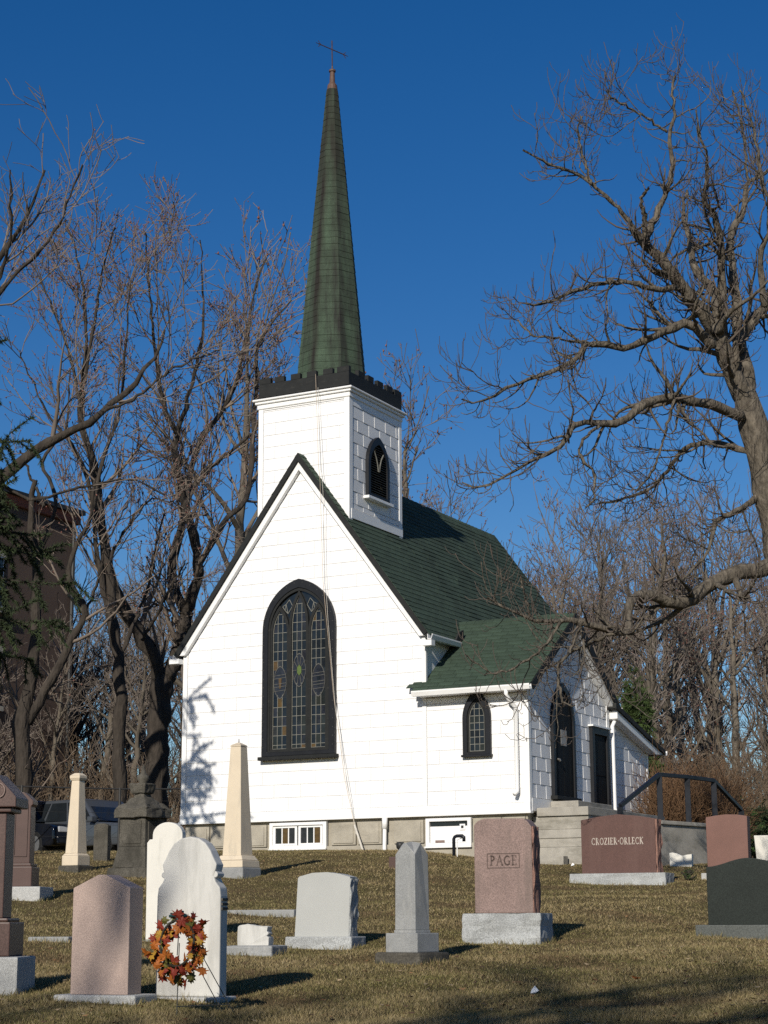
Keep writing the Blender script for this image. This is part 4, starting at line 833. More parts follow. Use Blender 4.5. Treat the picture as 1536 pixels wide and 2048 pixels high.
# CROZIER - ORLECK stone
t, s, c = grave('gravestone', 'wide reddish brown granite headstone reading CROZIER ORLECK on a grey base', 1238, 1770, 17)
k = s/c; h0 = 23*s
slab(t, 190*k, 0.46, -0.12, h0, 'grey_rough', -0.08, bevel=0.006, rough=rough_fn(0.012, 12, lambda n, q: abs(n.z) < 0.5, 11, 5))
prof_stone(t, [(-74*k, h0), (74*k, h0), (74*k, h0+107*s), (40*k, h0+113*s), (0, h0+117*s), (-40*k, h0+113*s), (-74*k, h0+107*s)], 0.26, 0.02, 'brown_granite', bevel=0.005)
MB().box(73.5*k, 77*k, 0.026, 0.274, h0, h0+106*s).build('hewn_edge', 'rose_rough', t, rough=rough_fn(0.024, 14, lambda n, q: abs(n.x) > 0.5, 12, 8))
lettering(t, 'CROZIER·ORLECK', 103*k, 13.5*s, -1.5*k, h0+57*s, 0.02, 'letter_light', 0.16)
# small white wavy stone
t, s, c = grave('footstone', 'small low white stone with wavy top beside the wide red granite stone', 1362, 1733, 14)
k = s/c
prof_stone(t, [(-22*k, -0.1), (21*k, -0.1), (22*k, 24*s), (12*k, 23*s), (3*k, 21*s), (-8*k, 26*s), (-16*k, 28*s), (-22*k, 27*s)], 0.12, 0, 'white_marble', bevel=0.006)
# red pink stone at right
t, s, c = grave('gravestone', 'plain reddish pink granite headstone behind the dark granite stone', 1457, 1760, 12)
k = s/c; h0 = 14*s
slab(t, 104*k, 0.4, -0.12, h0, 'grey_granite', -0.06)
prof_stone(t, [(-41*k, h0), (40*k, h0), (41*k, h0+112*s), (22*k, h0+115*s), (0, h0+116*s), (-22*k, h0+114*s), (-41*k, h0+111*s)], 0.22, 0.03, 'redpink_granite', bevel=0.006)
# dark granite
t, s, c = grave('gravestone', 'dark green grey polished granite headstone with serpentine top at right edge', 1502, 1877, 10)
k = s/c; h0 = 27*s
slab(t, 214*k, 0.42, -0.12, h0, 'dark_base', -0.07)
pts = [(-84*k, h0), (84*k, h0)] + [(84*k-168*k*i/14, h0+115*s+17*s*math.sin(math.pi*i/14)**2) for i in range(15)]
prof_stone(t, pts, 0.2, 0.02, 'dark_granite', bevel=0.006)
# white at far right
t, s, c = grave('gravestone', 'cream white marble headstone partly cut by the right edge of the picture', 1538, 1717, 12)
k = s/c
prof_stone(t, [(-24*k, -0.1), (24*k, -0.1), (27*k, 38*s), (28*k, 46*s), (-28*k, 46*s), (-27*k, 38*s)], 0.14, 0, 'white_marble', bevel=0.01)
# obelisk
t, s, c = grave('obelisk', 'tall cream stone obelisk standing in front of the chapel wall', 452, 1757, 33, 'obelisk')
k = 1.0*s; yc = 0.30
def fr(a, b, z0, z1, mt, nm, bv=0.006):
    if z0 < -0.05: FOOT.append((WM[t.name].copy(), -a, a, yc-a, yc+a))
    return MB().frustum((a, a), (b, b), z0, z1, 0, yc).build(nm, mt, t, bevel=bv)
fr(36*k, 35*k, -0.2, 22*s, 'blue_grey_stone', 'base', 0.02); fr(33*k, 32*k, 22*s, 36*s, 'cream_stone', 'plinth', 0.01); fr(31*k, 25*k, 36.5*s, 46*s, 'cream_stone', 'plinth_moulding', 0.01)
fr(22*k, 12.3*k, 46*s, 265*s, 'cream_stone', 'shaft'); fr(12.8*k, 12.8*k, 265.5*s, 268*s, 'cream_stone', 'band', 0.003); fr(12.3*k, 3*k, 268.5*s, 274*s, 'cream_stone', 'tip', 0.003); fr(0.8*k, 0.5*k, 273*s, 282*s, 'dark_metal', 'pin', 0)
# cream column
t, s, c = grave('column_stone', 'cream tapered square column with moulded cap near the parked cars', 133, 1745, 38, 'gravestone')
k = s; yc = 0.22
fr(25*k, 25*k, -0.2, 14*s, 'sooty_stone', 'base', 0.015); fr(20*k, 20*k, 14*s, 34*s, 'cream_stone', 'plinth', 0.01); fr(19*k, 16*k, 34.3*s, 38*s, 'cream_stone', 'moulding', 0.006); fr(15.5*k, 9.5*k, 38*s, 184*s, 'cream_stone', 'shaft', 0.01)
fr(10.5*k, 12.5*k, 184.2*s, 188*s, 'cream_stone', 'neck', 0.004); fr(12.5*k, 12.5*k, 188.2*s, 194*s, 'cream_stone', 'cap', 0.006); fr(12*k, 6*k, 194.2*s, 199*s, 'cream_stone', 'cap_top', 0.004)
# dark sooty monument
t, s, c = grave('monument', 'dark sooty stone monument with rough gabled cap and urn finial', 236, 1757, 38, 'monument')
k = s*0.92; yc = 0.55
rk = lambda sd, a=0.02: rough_fn(a, 7, None, sd, 4)
MB().frustum((54*k,)*2, (52*k,)*2, -0.2, 22*s, 0, yc).build('base', 'sooty_stone', t, bevel=0.02, rough=rk(1)); MB().frustum((46*k,)*2, (37*k,)*2, 22*s, 64*s, 0, yc).build('plinth', 'sooty_stone', t, bevel=0.015)
MB().frustum((36*k,)*2, (35*k,)*2, 64*s, 122*s, 0, yc).build('die', 'sooty_stone', t, bevel=0.012)
MB().box(-25*k, 25*k, yc-37.5*k, yc-35*k, 70*s, 116*s).build('panel', 'sooty_stone', t, bevel=0.006); MB().box(35*k, 37.5*k, yc-25*k, yc+25*k, 70*s, 116*s).build('panel', 'sooty_stone', t, bevel=0.006)
MB().frustum((46*k,)*2, (44*k,)*2, 122*s, 140*s, 0, yc).build('cap', 'sooty_stone', t, bevel=0.01, rough=rk(5, 0.03)); MB().frustum((44*k,)*2, (17*k,)*2, 140.5*s, 164*s, 0, yc).build('cap_roof', 'sooty_stone', t, bevel=0.01, rough=rk(6, 0.03))
MB().frustum((15*k,)*2, (12*k,)*2, 163*s, 172*s, 0, yc).build('neck', 'sooty_stone', t, bevel=0.006); MB().frustum((18*k,)*2, (22*k,)*2, 172*s, 192*s, 0, yc).build('block', 'sooty_stone', t, bevel=0.02, rough=rk(8, 0.02))
MB().lathe([(12*k, 192*s), (9*k, 196*s), (15*k, 202*s), (13*k, 208*s), (6*k, 214*s), (3*k, 226*s), (1*k, 232*s)], 14, 0, yc).build('finial', 'sooty_stone', t, smooth=True)
# small dark stone between
t, s, c = grave('gravestone', 'small dark grey headstone between the cream column and the sooty monument', 200, 1722, 20)
k = s/c
prof_stone(t, [(-14*k, -0.1), (14*k, -0.1), (14*k, 70*s), (8*k, 74*s), (-8*k, 74*s), (-14*k, 70*s)], 0.16, 0, 'sooty_stone', bevel=0.01)
# brown monument with gabled top
t, s, c = grave('monument', 'brown granite monument with peaked scroll top behind the tall one at left edge', 34, 1800, 14, 'monument')
k = s/c; h0 = 26*s
slab(t, 100*k, 0.75, -0.12, h0, 'grey_granite', -0.15, bevel=0.015); slab(t, 54*k, 0.42, h0, h0+40*s, 'brown_monument', 0, 'plinth', 0.012); slab(t, 47*k, 0.36, h0+40.3*s, h0+46*s, 'brown_monument', 0.03, 'moulding', 0.01)
hp = [(19*k, h0+46*s), (18*k, h0+160*s), (22*k, h0+164*s), (22*k, h0+172*s), (17*k, h0+176*s), (10*k, h0+183*s), (4*k, h0+188*s), (0, h0+189*s)]
prof_stone(t, hp+sym(hp)[1:], 0.26, 0.08, 'brown_monument', bevel=0.01)
MB().ring(arch(13*k, h0+60*s, h0+160*s, h0+176*s, 8), arch(11.5*k, h0+62*s, h0+160*s, h0+174*s, 8), Matrix.Translation((0, 0.08, 0)) @ FRONT, -0.004, 0.012).build('panel_border', 'brown_monument', t)
# tall brown monument at the left edge
t, s, c = grave('monument', 'tall brown granite monument with gabled medallion top cut by left edge', -32, 1992, 16, 'monument')
k = s/c; h0 = 76*s; yc = 0.0
slab(t, 134*k, 0.52, -0.12, h0, 'grey_granite', -0.05, bevel=0.015); slab(t, 90*k, 0.40, h0+0.5*s, h0+68*s, 'brown_monument', 0.01, 'plinth', 0.01); slab(t, 76*k, 0.34, h0+68.4*s, h0+76*s, 'brown_monument', 0.04, 'moulding', 0.012)
slab(t, 48*k, 0.24, h0+76*s, h0+288*s, 'brown_monument', 0.09, 'shaft', 0.008); slab(t, 70*k, 0.30, h0+288.4*s, h0+298*s, 'brown_monument', 0.06, 'cap_moulding', 0.01)
prof_stone(t, [(-46*k, h0+298.4*s), (46*k, h0+298.4*s), (46*k, h0+318*s), (36*k, h0+330*s), (0, h0+368*s), (-36*k, h0+330*s), (-46*k, h0+318*s)], 0.36, 0.03, 'brown_monument', name='gable_cap', bevel=0.008)
circ = [(12*k+12*k*math.cos(a), h0+332*s+15*s*math.sin(a)) for a in np.linspace(0, 2*math.pi, 25)[:-1]]; circ2 = [(12*k+10*k*math.cos(a), h0+332*s+12.6*s*math.sin(a)) for a in np.linspace(0, 2*math.pi, 25)[:-1]]
MB().ring(circ, circ2, Matrix.Translation((0, 0.03, 0)) @ FRONT, -0.004, 0.012).build('medallion', 'rose_granite', t)
lettering(t, 'IO', 12*k, 17*s, 12*k, h0+324*s, 0.03, 'rose_granite', 0.2)
# flat ledger and kerb
for nm_, lb_, px, py, wpx, d_, hh, mt, th in (('ledger_slab', 'flat grey ledger stone lying in the grass behind the small broken stone', 512, 1832, 150, 1.25, 0.07, 'blue_grey_stone', 30), ('kerb_stone', 'thin grey kerb stone lying in grass left of the pink headstone', 96, 1884, 80, 0.25, 0.05, 'blue_grey_stone', 28)):
    t, s, c = grave(nm_, lb_, px, py, th, 'slab'); slab(t, wpx*s/c, d_, -0.25, hh, mt, 0, 'slab', 0.012)
# marker boxes by the wall
t, s, c = grave('grave_marker', 'small dark brown upright marker behind the grey pillar gravestone', 787, 1738, 20, 'marker'); slab(t, 20*s, 0.1, -0.1, 24*s, 'brown_monument', 0, 'marker', 0.006)
fl = thing('floodlight', 'small black floodlight on a stake by the foundation wall', 'lamp', at_depth(801, 1712, 33.6))
MB().tube([(0, 0, -0.15), (0, 0, 0.14)], 0.012, 8).build('stake', 'dark_metal', fl); MB().lathe([(0.03, 0.10), (0.07, 0.14), (0.085, 0.22), (0.05, 0.25)], 12).build('lamp_head', 'dark_metal', fl, smooth=True)
sp = thing('standpipe', 'black bent standpipe in front of the white basement panel', 'pipe', at_depth(908, 1712, 33.3))
MB().tube([(0, 0, -0.2), (0, 0, 0.30), (0.02, 0, 0.335), (0.06, 0, 0.35), (0.17, 0, 0.35), (0.20, 0, 0.33), (0.20, 0, 0.25)], 0.030, 10).build('pipe', 'rail_black', sp, smooth=True); MB().tube([(0.05, 0.03, -0.2), (0.05, 0.03, 0.28), (0.15, 0.03, 0.32)], 0.012, 8).build('brace', 'white_trim', sp)

# ================================================================== WREATH
p, s, rz = place(355, 2032, R_(18))
wc = at_depth(353, 1886, (p-CAM).dot(FH)); wr = thing('leaf_wreath', 'autumn leaf wreath with teal bow on a wire stand', 'wreath', p, rz)
cz = wc.z-p.z; r1 = 36*s; Rt = Matrix.Translation((0, 0, cz)) @ Matrix.Rotation(-0.18, 4, 'X')
rngw = random.Random(5)
pts = [Rt @ Vector((r1*0.98*math.cos(a), 0, r1*1.28*math.sin(a))) + Vector((0, -0.035, 0)) for a in np.linspace(0, 2*math.pi, 33)]
MB().tube(pts, 0.009, 7, cap=False).build('ring', 'vine', wr, smooth=True)
MB().tube([q+Vector((0.006*math.sin(9*i), 0.008*math.cos(7*i), 0.006*math.cos(9*i))) for i, q in enumerate(pts)], 0.007, 5, cap=False).build('twine', 'vine', wr, smooth=True)
for q in (((0, 0.01, cz), (0.0, -0.02, -0.05)), ((0.04, 0.05, cz-0.02), (0.24, 0.34, -0.05)), ((0.08, 0.06, cz+0.02), (0.31, 0.36, -0.05)), ((0.0, -0.01, 0.06), (0.25, 0.33, 0.06)), ((-0.02, 0.03, cz-0.08), (0.0, 0.01, cz+0.19))):
    MB().tube([Vector(q[0]), Vector(q[1])], 0.0035, 6).build('stand_leg', 'wire', wr)
mp_ = [(0,-.5),(.06,-.2),(.30,-.28),(.26,-.10),(.52,-.02),(.36,.10),(.44,.34),(.18,.22),(.14,.36),(0,.62),(-.14,.36),(-.18,.22),(-.44,.34),(-.36,.10),(-.52,-.02),(-.26,-.10),(-.30,-.28),(-.06,-.2)]
def leaf_mesh(material, sd):
    r = random.Random(sd); n = len(mp_); vs_ = [(x_, 0.35*abs(x_)**1.3-0.15*y_*y_+r.uniform(-.04, .04), y_) for x_, y_ in mp_]+[(0, -0.02, 0)]
    vs_ = vs_+[(v[0], v[1]+0.02, v[2]) for v in vs_]
    fs_ = [(i, (i+1) % n, n) for i in range(n)]+[((i+1) % n+n+1, i+n+1, 2*n+1) for i in range(n)]
    me = bpy.data.meshes.new('leaf'); me.from_pydata(vs_, [], fs_); me.materials.append(MATS[material]); return me
LM = [leaf_mesh(q, i) for i, q in enumerate(['leaf_orange', 'leaf_orange', 'leaf_red', 'leaf_red', 'leaf_yellow', 'leaf_olive', 'leaf_orange'])]
for i in range(165):
    a = rngw.uniform(0, 2*math.pi); rr = r1*rngw.choice([0.72, 0.9, 1.05, 1.2, 1.35, 1.55])*rngw.uniform(0.9, 1.1)*(1.12 if math.sin(a) < -0.2 else 1.0)
    if math.sin(a) > 0.75 and rngw.random() < 0.55: continue
    o = bpy.data.objects.new('leaf', rngw.choice(LM)); COL.objects.link(o); o.parent = wr
    q = Rt @ Vector((rr*math.cos(a), rngw.uniform(-0.065, 0.06), rr*1.15*math.sin(a)-(0.02 if math.sin(a) < 0 else 0)))
    o.matrix_basis = Matrix.Translation(q) @ Matrix.Rotation(rngw.gauss(0, .5), 4, 'X') @ Matrix.Rotation(rngw.gauss(0, .6), 4, 'Z') @ Matrix.Rotation(math.pi/2-a+rngw.gauss(0, .7)+math.pi, 4, 'Y') @ Matrix.Diagonal((*[rngw.uniform(0.06, 0.105)]*3, 1))
bz = Rt @ Vector((0, -0.02, r1*1.32))
for sx, sz, ln in ((-1, .35, .07), (1, .5, .05), (.4, 1.0, .06), (-.3, -.5, .05)):
    MB().tube([bz, bz+Vector((sx*ln*.5, -.012, sz*ln*.6+.012)), bz+Vector((sx*ln, 0, sz*ln*.7))], [0.006, 0.016, 0.010], 6).build('bow_loop', 'teal_bow', wr, smooth=True)
MB().tube([bz+Vector((-0.065, 0, .035)), bz+Vector((-0.05, 0, .032)), bz+Vector((-0.035, 0, .035))], 0.005, 6).build('bow_tail', 'vine', wr)

# ================================================================== TREES
def sweep(P, R, k):
    """P (N,m,3) polylines with radii R (N,m) -> tube vertices and quads"""
    P = np.asarray(P, float); N, m_, _ = P.shape
    T = np.empty_like(P); T[:, 1:-1] = P[:, 2:]-P[:, :-2]; T[:, 0] = P[:, 1]-P[:, 0]; T[:, -1] = P[:, -1]-P[:, -2]
    T /= np.linalg.norm(T, axis=2, keepdims=True)+1e-9
    ref = np.where(np.abs(T[:, :1, 2:3]) < 0.85, np.array([0, 0, 1.0]), np.array([1.0, 0.2, 0])); ref = np.broadcast_to(ref, T.shape)
    U = np.cross(ref, T); U /= np.linalg.norm(U, axis=2, keepdims=True)+1e-9; V_ = np.cross(T, U)
    a = np.arange(k)*2*np.pi/k
    ringv = P[:, :, None] + R[:, :, None, None]*(U[:, :, None]*np.cos(a)[None, None, :, None] + V_[:, :, None]*np.sin(a)[None, None, :, None])
    idx = np.arange(N*m_*k).reshape(N, m_, k); A = idx[:, :-1]; B = idx[:, 1:]
    F = np.stack([A, np.roll(A, -1, 2), np.roll(B, -1, 2), B], -1).reshape(-1, 4)
    return ringv.reshape(-1, 3), F
def join(parts):
    V = []; F = []; o = 0
    for v, f in parts: V.append(v); F.append(f+o); o += len(v)
    return np.concatenate(V), np.concatenate(F)
def unit(a): return a/(np.linalg.norm(a, axis=-1, keepdims=True)+1e-9)
def grow(g, P, R, dens, length, ang, m_, up, wob, r_ratio, r_end, t0=0.15, tipk=0.55, rmin=0.0, side_up=0.0, hook=0.0):
    """children along every polyline; dens = children per metre"""
    seg = np.linalg.norm(np.diff(P, axis=1), axis=2); Lp = seg.sum(1); N, mp, _ = P.shape
    cnt = g.poisson(np.maximum(Lp*(1-t0)*dens, 0.3)); par = np.repeat(np.arange(N), cnt); n = len(par)
    if n == 0: return np.zeros((0, m_, 3)), np.zeros((0, m_))
    t = t0 + (1-t0)*g.random(n)**0.9; x = t*(mp-1); i = np.minimum(x.astype(int), mp-2); fr_ = (x-i)[:, None]
    p0 = P[par, i]*(1-fr_)+P[par, i+1]*fr_; tan = unit(P[par, i+1]-P[par, i]); rp = R[par, i]*(1-fr_[:, 0])+R[par, i+1]*fr_[:, 0]
    rnd = g.normal(size=(n, 3)); rnd[:, 2] += side_up; perp = unit(rnd-(rnd*tan).sum(1, keepdims=True)*tan)
    a = np.radians(g.normal(ang, ang*0.22, n))[:, None]; d = unit(tan*np.cos(a)+perp*np.sin(a))
    L = g.uniform(length[0], length[1], n)*(1-(1-tipk)*t); L = np.minimum(L, Lp[par]*0.9); step = (L/(m_-1))[:, None]
    out = np.empty((n, m_, 3)); out[:, 0] = p0; bend = g.normal(size=(n, 3))*wob*0.5
    for j in range(1, m_):
        d = d + bend*0.6 + g.normal(size=(n, 3))*wob; d[:, 2] += up/(m_-1) + hook*(j/(m_-1))**2*2/(m_-1); d = unit(d); out[:, j] = out[:, j-1]+d*step
    r0 = np.maximum(np.minimum(rp*r_ratio, L*0.035+r_end), r_end); q = np.linspace(0, 1, m_)[None]
    Rr = r0[:, None]*(1-q)+r_end*q; Rr = np.maximum(Rr, rmin)
    return out, Rr
def cat_rom(pts, rad, n, g=None, jit=0.0):
    pts = np.asarray(pts, float); rad = np.asarray(rad, float); seg = np.r_[0, np.cumsum(np.linalg.norm(np.diff(pts, axis=0), axis=1))]; s = np.linspace(0, seg[-1], n)
    i = np.clip(np.searchsorted(seg, s, 'right')-1, 0, len(pts)-2); u = ((s-seg[i])/(seg[i+1]-seg[i]+1e-9))[:, None]
    p = lambda k: pts[np.clip(k, 0, len(pts)-1)]
    o = 0.5*((2*p(i))+(-p(i-1)+p(i+1))*u+(2*p(i-1)-5*p(i)+4*p(i+1)-p(i+2))*u**2+(-p(i-1)+3*p(i)-3*p(i+1)+p(i+2))*u**3)
    if g is not None and jit > 0: o[1:-1] += g.normal(size=(n-2, 3))*jit
    return o, np.interp(s, seg, rad)
def traced(px, depth, wpx, n=22, g=None, jit=0.0):
    """limb through photograph points at its own distances; wpx = widths in pixels"""
    m_ = len(px); dd = np.interp(np.linspace(0, 1, m_), np.linspace(0, 1, len(depth)), depth); ww = np.interp(np.linspace(0, 1, m_), np.linspace(0, 1, len(wpx)), wpx)
    P = [tuple(at_depth(x_, y_, d)) for (x_, y_), d in zip(px, dd)]; R = [w_*0.5*d*1.03/FPX for w_, d in zip(ww, dd)]
    P_, R_o = cat_rom(P, R, n-1, g, jit); d0 = P_[1]-P_[0]; d0 = d0/np.linalg.norm(d0)
    P_ = np.concatenate([(P_[0]-d0*R_o[0]*0.7)[None], P_]); R_o = np.r_[R_o[0]*0.25, R_o]; R_o = R_o*(1+0.10*np.sin(np.arange(n)*1.9+len(px))*np.minimum(1, np.arange(n)/3))
    return P_, R_o
def knobbly(V, amp, g):
    return V + g.normal(size=V.shape)*amp
def buds(g, P, R, per, size):
    """small bud clusters along the twigs: flattened octahedra"""
    N, m_, _ = P.shape; par = np.repeat(np.arange(N), per); n = len(par); x = (0.25+0.75*g.random(n))*(m_-1); i = np.minimum(x.astype(int), m_-2); f = (x-i)[:, None]
    c = P[par, i]*(1-f)+P[par, i+1]*f + g.normal(size=(n, 3))*size*0.6; sz = size*g.uniform(0.5, 1.2, n)[:, None, None]
    base = np.array([(1,0,0),(-.5,.87,0),(-.5,-.87,0),(0,0,1.7),(0,0,-1.3)])*0.5; V = (c[:, None]+base[None]*sz).reshape(-1, 3); b = np.arange(n)[:, None]*5
    tri = np.array([(0,1,3),(1,2,3),(2,0,3),(1,0,4),(2,1,4),(0,2,4)]); F = (b[:, :, None]+tri[None]).reshape(-1, 3); return V, F
def make_tree(name, label, cat, loc, limb_parts, twig_parts, bark, twig, bud=None, group=None):
    t = thing(name, label, cat, loc, 0, group); off = np.array(loc)
    V, F = join(limb_parts); obj('trunk', np_mesh('trunk', V-off, F, bark, True), t)
    V, F = join(twig_parts); obj('crown', np_mesh('crown', V-off, F, twig, True), t)
    if bud is not None: V, F = bud; tag(obj('buds', np_mesh('buds', V-off, F, 'bud_red'), t), kind='stuff')
    return t

# ---- big spreading tree at the right
g = np.random.default_rng(21); DT = 28.5
TR = [([(1655,1790),(1632,1600),(1605,1350),(1570,1130),(1545,1020),(1520,900),(1496,810),(1488,780)], [DT], [150,118,104,92,86,78,72,66]),
 ([(1490,800),(1458,735),(1432,662),(1397,616),(1356,563),(1330,526),(1286,481),(1262,450)], [DT,DT-.6,DT-1.2], [56,46,44,38,34,30,24,16]),
 ([(1431,660),(1432,592),(1390,537),(1380,480),(1366,430),(1374,380)], [DT-.5,DT+.5,DT+1.5], [34,28,22,16,10,5]),
 ([(1446,690),(1445,600),(1444,507),(1431,430),(1410,405),(1412,360),(1415,318),(1398,268),(1392,220)], [DT,DT-.8,DT-1.5], [34,26,20,15,12,9,7,5,3]),
 ([(1492,800),(1497,735),(1480,686),(1512,631),(1545,600),(1590,540),(1620,460)], [DT,DT+.5,DT+1.5], [44,36,32,28,24,18,10]),
 ([(1478,700),(1470,600),(1461,473),(1486,422),(1495,368),(1538,339),(1560,290)], [DT,DT+1,DT+2], [30,24,20,16,12,8,4]),
 ([(1495,370),(1491,300),(1480,235),(1465,180)], [DT+2], [9,6,4,2]),
 ([(1530,610),(1520,520),(1540,440),(1520,340),(1505,250),(1480,180)], [DT-1,DT-2], [20,15,11,8,5,2]),
 ([(1288,484),(1298,464),(1324,404),(1345,336),(1339,282),(1350,228),(1345,185),(1350,150)], [DT-1,DT-.6], [20,19,16,13,10,8,5,2]),
 ([(1333,264),(1300,240),(1277,225),(1230,200),(1213,182)], [DT-.6,DT-1], [8,6,4,3,2]),
 ([(1262,452),(1234,413),(1179,366),(1136,340),(1085,323),(1046,300)], [DT-1.2,DT-2], [14,11,9,7,4,2]),
 ([(1182,368),(1165,310),(1157,270),(1160,232)], [DT-1.6], [6,5,3,2]),
 ([(1286,485),(1290,440),(1282,400),(1296,375)], [DT-1.2,DT-1.8], [18,13,9,4]),
 ([(1350,575),(1307,577),(1251,565),(1196,567),(1136,588),(1085,609),(1045,606)], [DT-1,DT-1.8,DT-2.6], [18,15,12,11,9,6,3]),
 ([(1425,690),(1384,653),(1350,652),(1307,673),(1251,695),(1179,686),(1157,712),(1110,742),(1060,757),(1008,781),(953,806),(925,798)], [DT-.5,DT-1.5,DT-2.5], [30,26,22,20,18,16,14,12,10,7,4,2]),
 ([(1190,688),(1119,678),(1068,670),(1036,640)], [DT-1.5,DT-1.2], [8,6,4,2]),
 ([(1482,832),(1435,815),(1392,802),(1341,796),(1298,802),(1264,828),(1221,847),(1153,847),(1136,871),(1115,896),(1059,922),(1008,956),(957,977),(925,965)], [DT-.2,DT-1.5,DT-2.2,DT-1.6], [34,28,27,25,22,20,18,16,15,12,9,6,4,2]),
 ([(1200,850),(1175,871),(1157,901),(1166,922),(1187,947),(1187,999),(1170,1015)], [DT-2,DT-2.6], [9,7,6,5,4,3,2]),
 ([(1350,800),(1335,850),(1320,905),(1300,950),(1270,985)], [DT-1.5,DT-1], [8,6,5,4,2]),
 ([(1502,905),(1435,886),(1384,892),(1354,913),(1332,943),(1307,973),(1243,999),(1195,1008)], [DT,DT+.8,DT+1.6], [18,15,13,11,9,7,5,2]),
 ([(1530,985),(1478,1020),(1435,1041),(1422,1084),(1409,1114),(1380,1144),(1345,1180)], [DT,DT-.6,DT-1.0], [18,14,12,10,8,6,3]),
 ([(1590,1110),(1536,1135),(1478,1144),(1427,1165),(1384,1195),(1350,1206),(1307,1191),(1269,1191),(1257,1221),(1258,1266),(1213,1259),(1157,1242),(1119,1244),(1064,1238),(1017,1217),(975,1195)], [DT,DT-1,DT-2,DT-2.6], [54,46,42,38,36,33,29,27,24,22,18,15,12,8,5,3]),
 ([(1165,1244),(1140,1300),(1115,1340),(1125,1400),(1150,1410)], [DT-2.4,DT-2.8], [9,7,5,4,2]),
 ([(1120,1246),(1090,1290),(1040,1330),(985,1345),(930,1310)], [DT-2.5,DT-3], [8,6,4,3,2]),
 ([(1260,1262),(1190,1280),(1130,1315),(1080,1345)], [DT-2.2,DT-1.8], [9,7,5,3]),
 ([(1064,1240),(1050,1195),(1040,1150)], [DT-2.6], [6,4,2]),
 ([(1600,1000),(1680,900),(1760,830),(1850,760),(1930,640)], [DT,DT+1], [50,40,30,18,6]),
 ([(1570,900),(1650,700),(1700,520),(1740,330)], [DT,DT+2], [40,30,20,6]), ([(1610,1150),(1720,1080),(1830,1090),(1950,1010)], [DT,DT-2], [34,26,18,6])]
TR = [(a_, b_, [w_*0.76+(1 if w_ < 6 else 0) for w_ in c_]) for a_, b_, c_ in TR]
limbs = []; P0 = []; R0 = []
for px_, dd_, ww_ in TR:
    n_ = 26; P_, Rr_ = traced(px_, dd_, ww_, n_, g, 0.012); P0.append(P_); R0.append(Rr_)
P0 = np.array(P0); R0 = np.array(R0); V_, F_ = sweep(P0, R0, 10); limbs.append((knobbly(V_, 0.005, g), F_))
P1, R1 = grow(g, P0[1:], R0[1:], 4.4, (0.5, 2.0), 58, 9, 0.10, 0.18, 0.5, 0.006, 0.10, 0.42, 0.005, -0.15, 0.9); limbs.append(sweep(P1, R1, 6))
P1b, R1b = grow(g, P0[1:], R0[1:], 4.5, (0.25, 0.9), 65, 6, -0.1, 0.18, 0.4, 0.005, 0.2, 0.8, 0.0045, -0.2, 1.6)
P2, R2 = grow(g, P1, R1, 6.0, (0.25, 0.95), 55, 6, 0.2, 0.15, 0.6, 0.0048, 0.1, 0.7, 0.0045, -0.1, 1.5)
P3, R3 = grow(g, P2, R2, 6.0, (0.12, 0.42), 52, 4, 0.25, 0.12, 0.7, 0.0042, 0.15, 0.7, 0.004, 0.0, 1.6)
base_r = at_depth(1655, 1790, DT)
make_tree('spreading_tree', 'large bare spreading tree with crooked limbs reaching in from the right edge', 'tree', (base_r.x, base_r.y, ground(base_r.x, base_r.y)), limbs, [sweep(P1b, R1b, 4), sweep(P2, R2, 4), sweep(P3, R3, 3)], 'bark_grey', 'twig_grey')

# ---- maples behind the chapel at the left, limbs traced
def maple(name, label, TRC, d, seed, dens=(1.0, 2.6, 3.6), buds_n=2, ang=38, bark='bark_dark', twig='twig_red', up=0.5, extra=None, lmul=1.0, group=None):
    g = np.random.default_rng(seed); P = []; R = []
    for px_, dd_, ww_ in TRC: a, b = traced(px_, dd_, [w_*0.84 for w_ in ww_], 24, g, 0.02); P.append(a); R.append(b)
    P = np.array(P); R = np.array(R); V_, F_ = sweep(P, R, 9); lp = [(knobbly(V_, 0.008, g), F_)]
    top = P[:, :, 2].mean(1) > CAM.z+5.5
    P1, R1 = grow(g, P[top], R[top], dens[0], (1.5*lmul, 4.0*lmul), ang, 9, up, 0.10, 0.5, 0.012, 0.1, 0.6, 0.010)
    P2, R2 = grow(g, P1, R1, dens[1], (0.6, 1.7), ang, 7, up, 0.10, 0.6, 0.009, 0.08, 0.7, 0.008)
    P3, R3 = grow(g, P2, R2, dens[2], (0.25, 0.8), ang+4, 5, up*0.8, 0.10, 0.7, 0.008, 0.1, 0.8, 0.007)
    bd = buds(g, P3, R3, buds_n, 0.042) if buds_n else None
    b = TRC[0][0][0]; q = at_depth(b[0], b[1], d); loc = (q.x, q.y, ground(q.x, q.y))
    return make_tree(name, label, 'tree', loc, lp, [sweep(P1, R1, 5), sweep(P2, R2, 3), sweep(P3, R3, 3)], bark, twig, bd, group)  # upper branches take the paler twig colour, standing in for sunlit limbs
D1 = 50.0
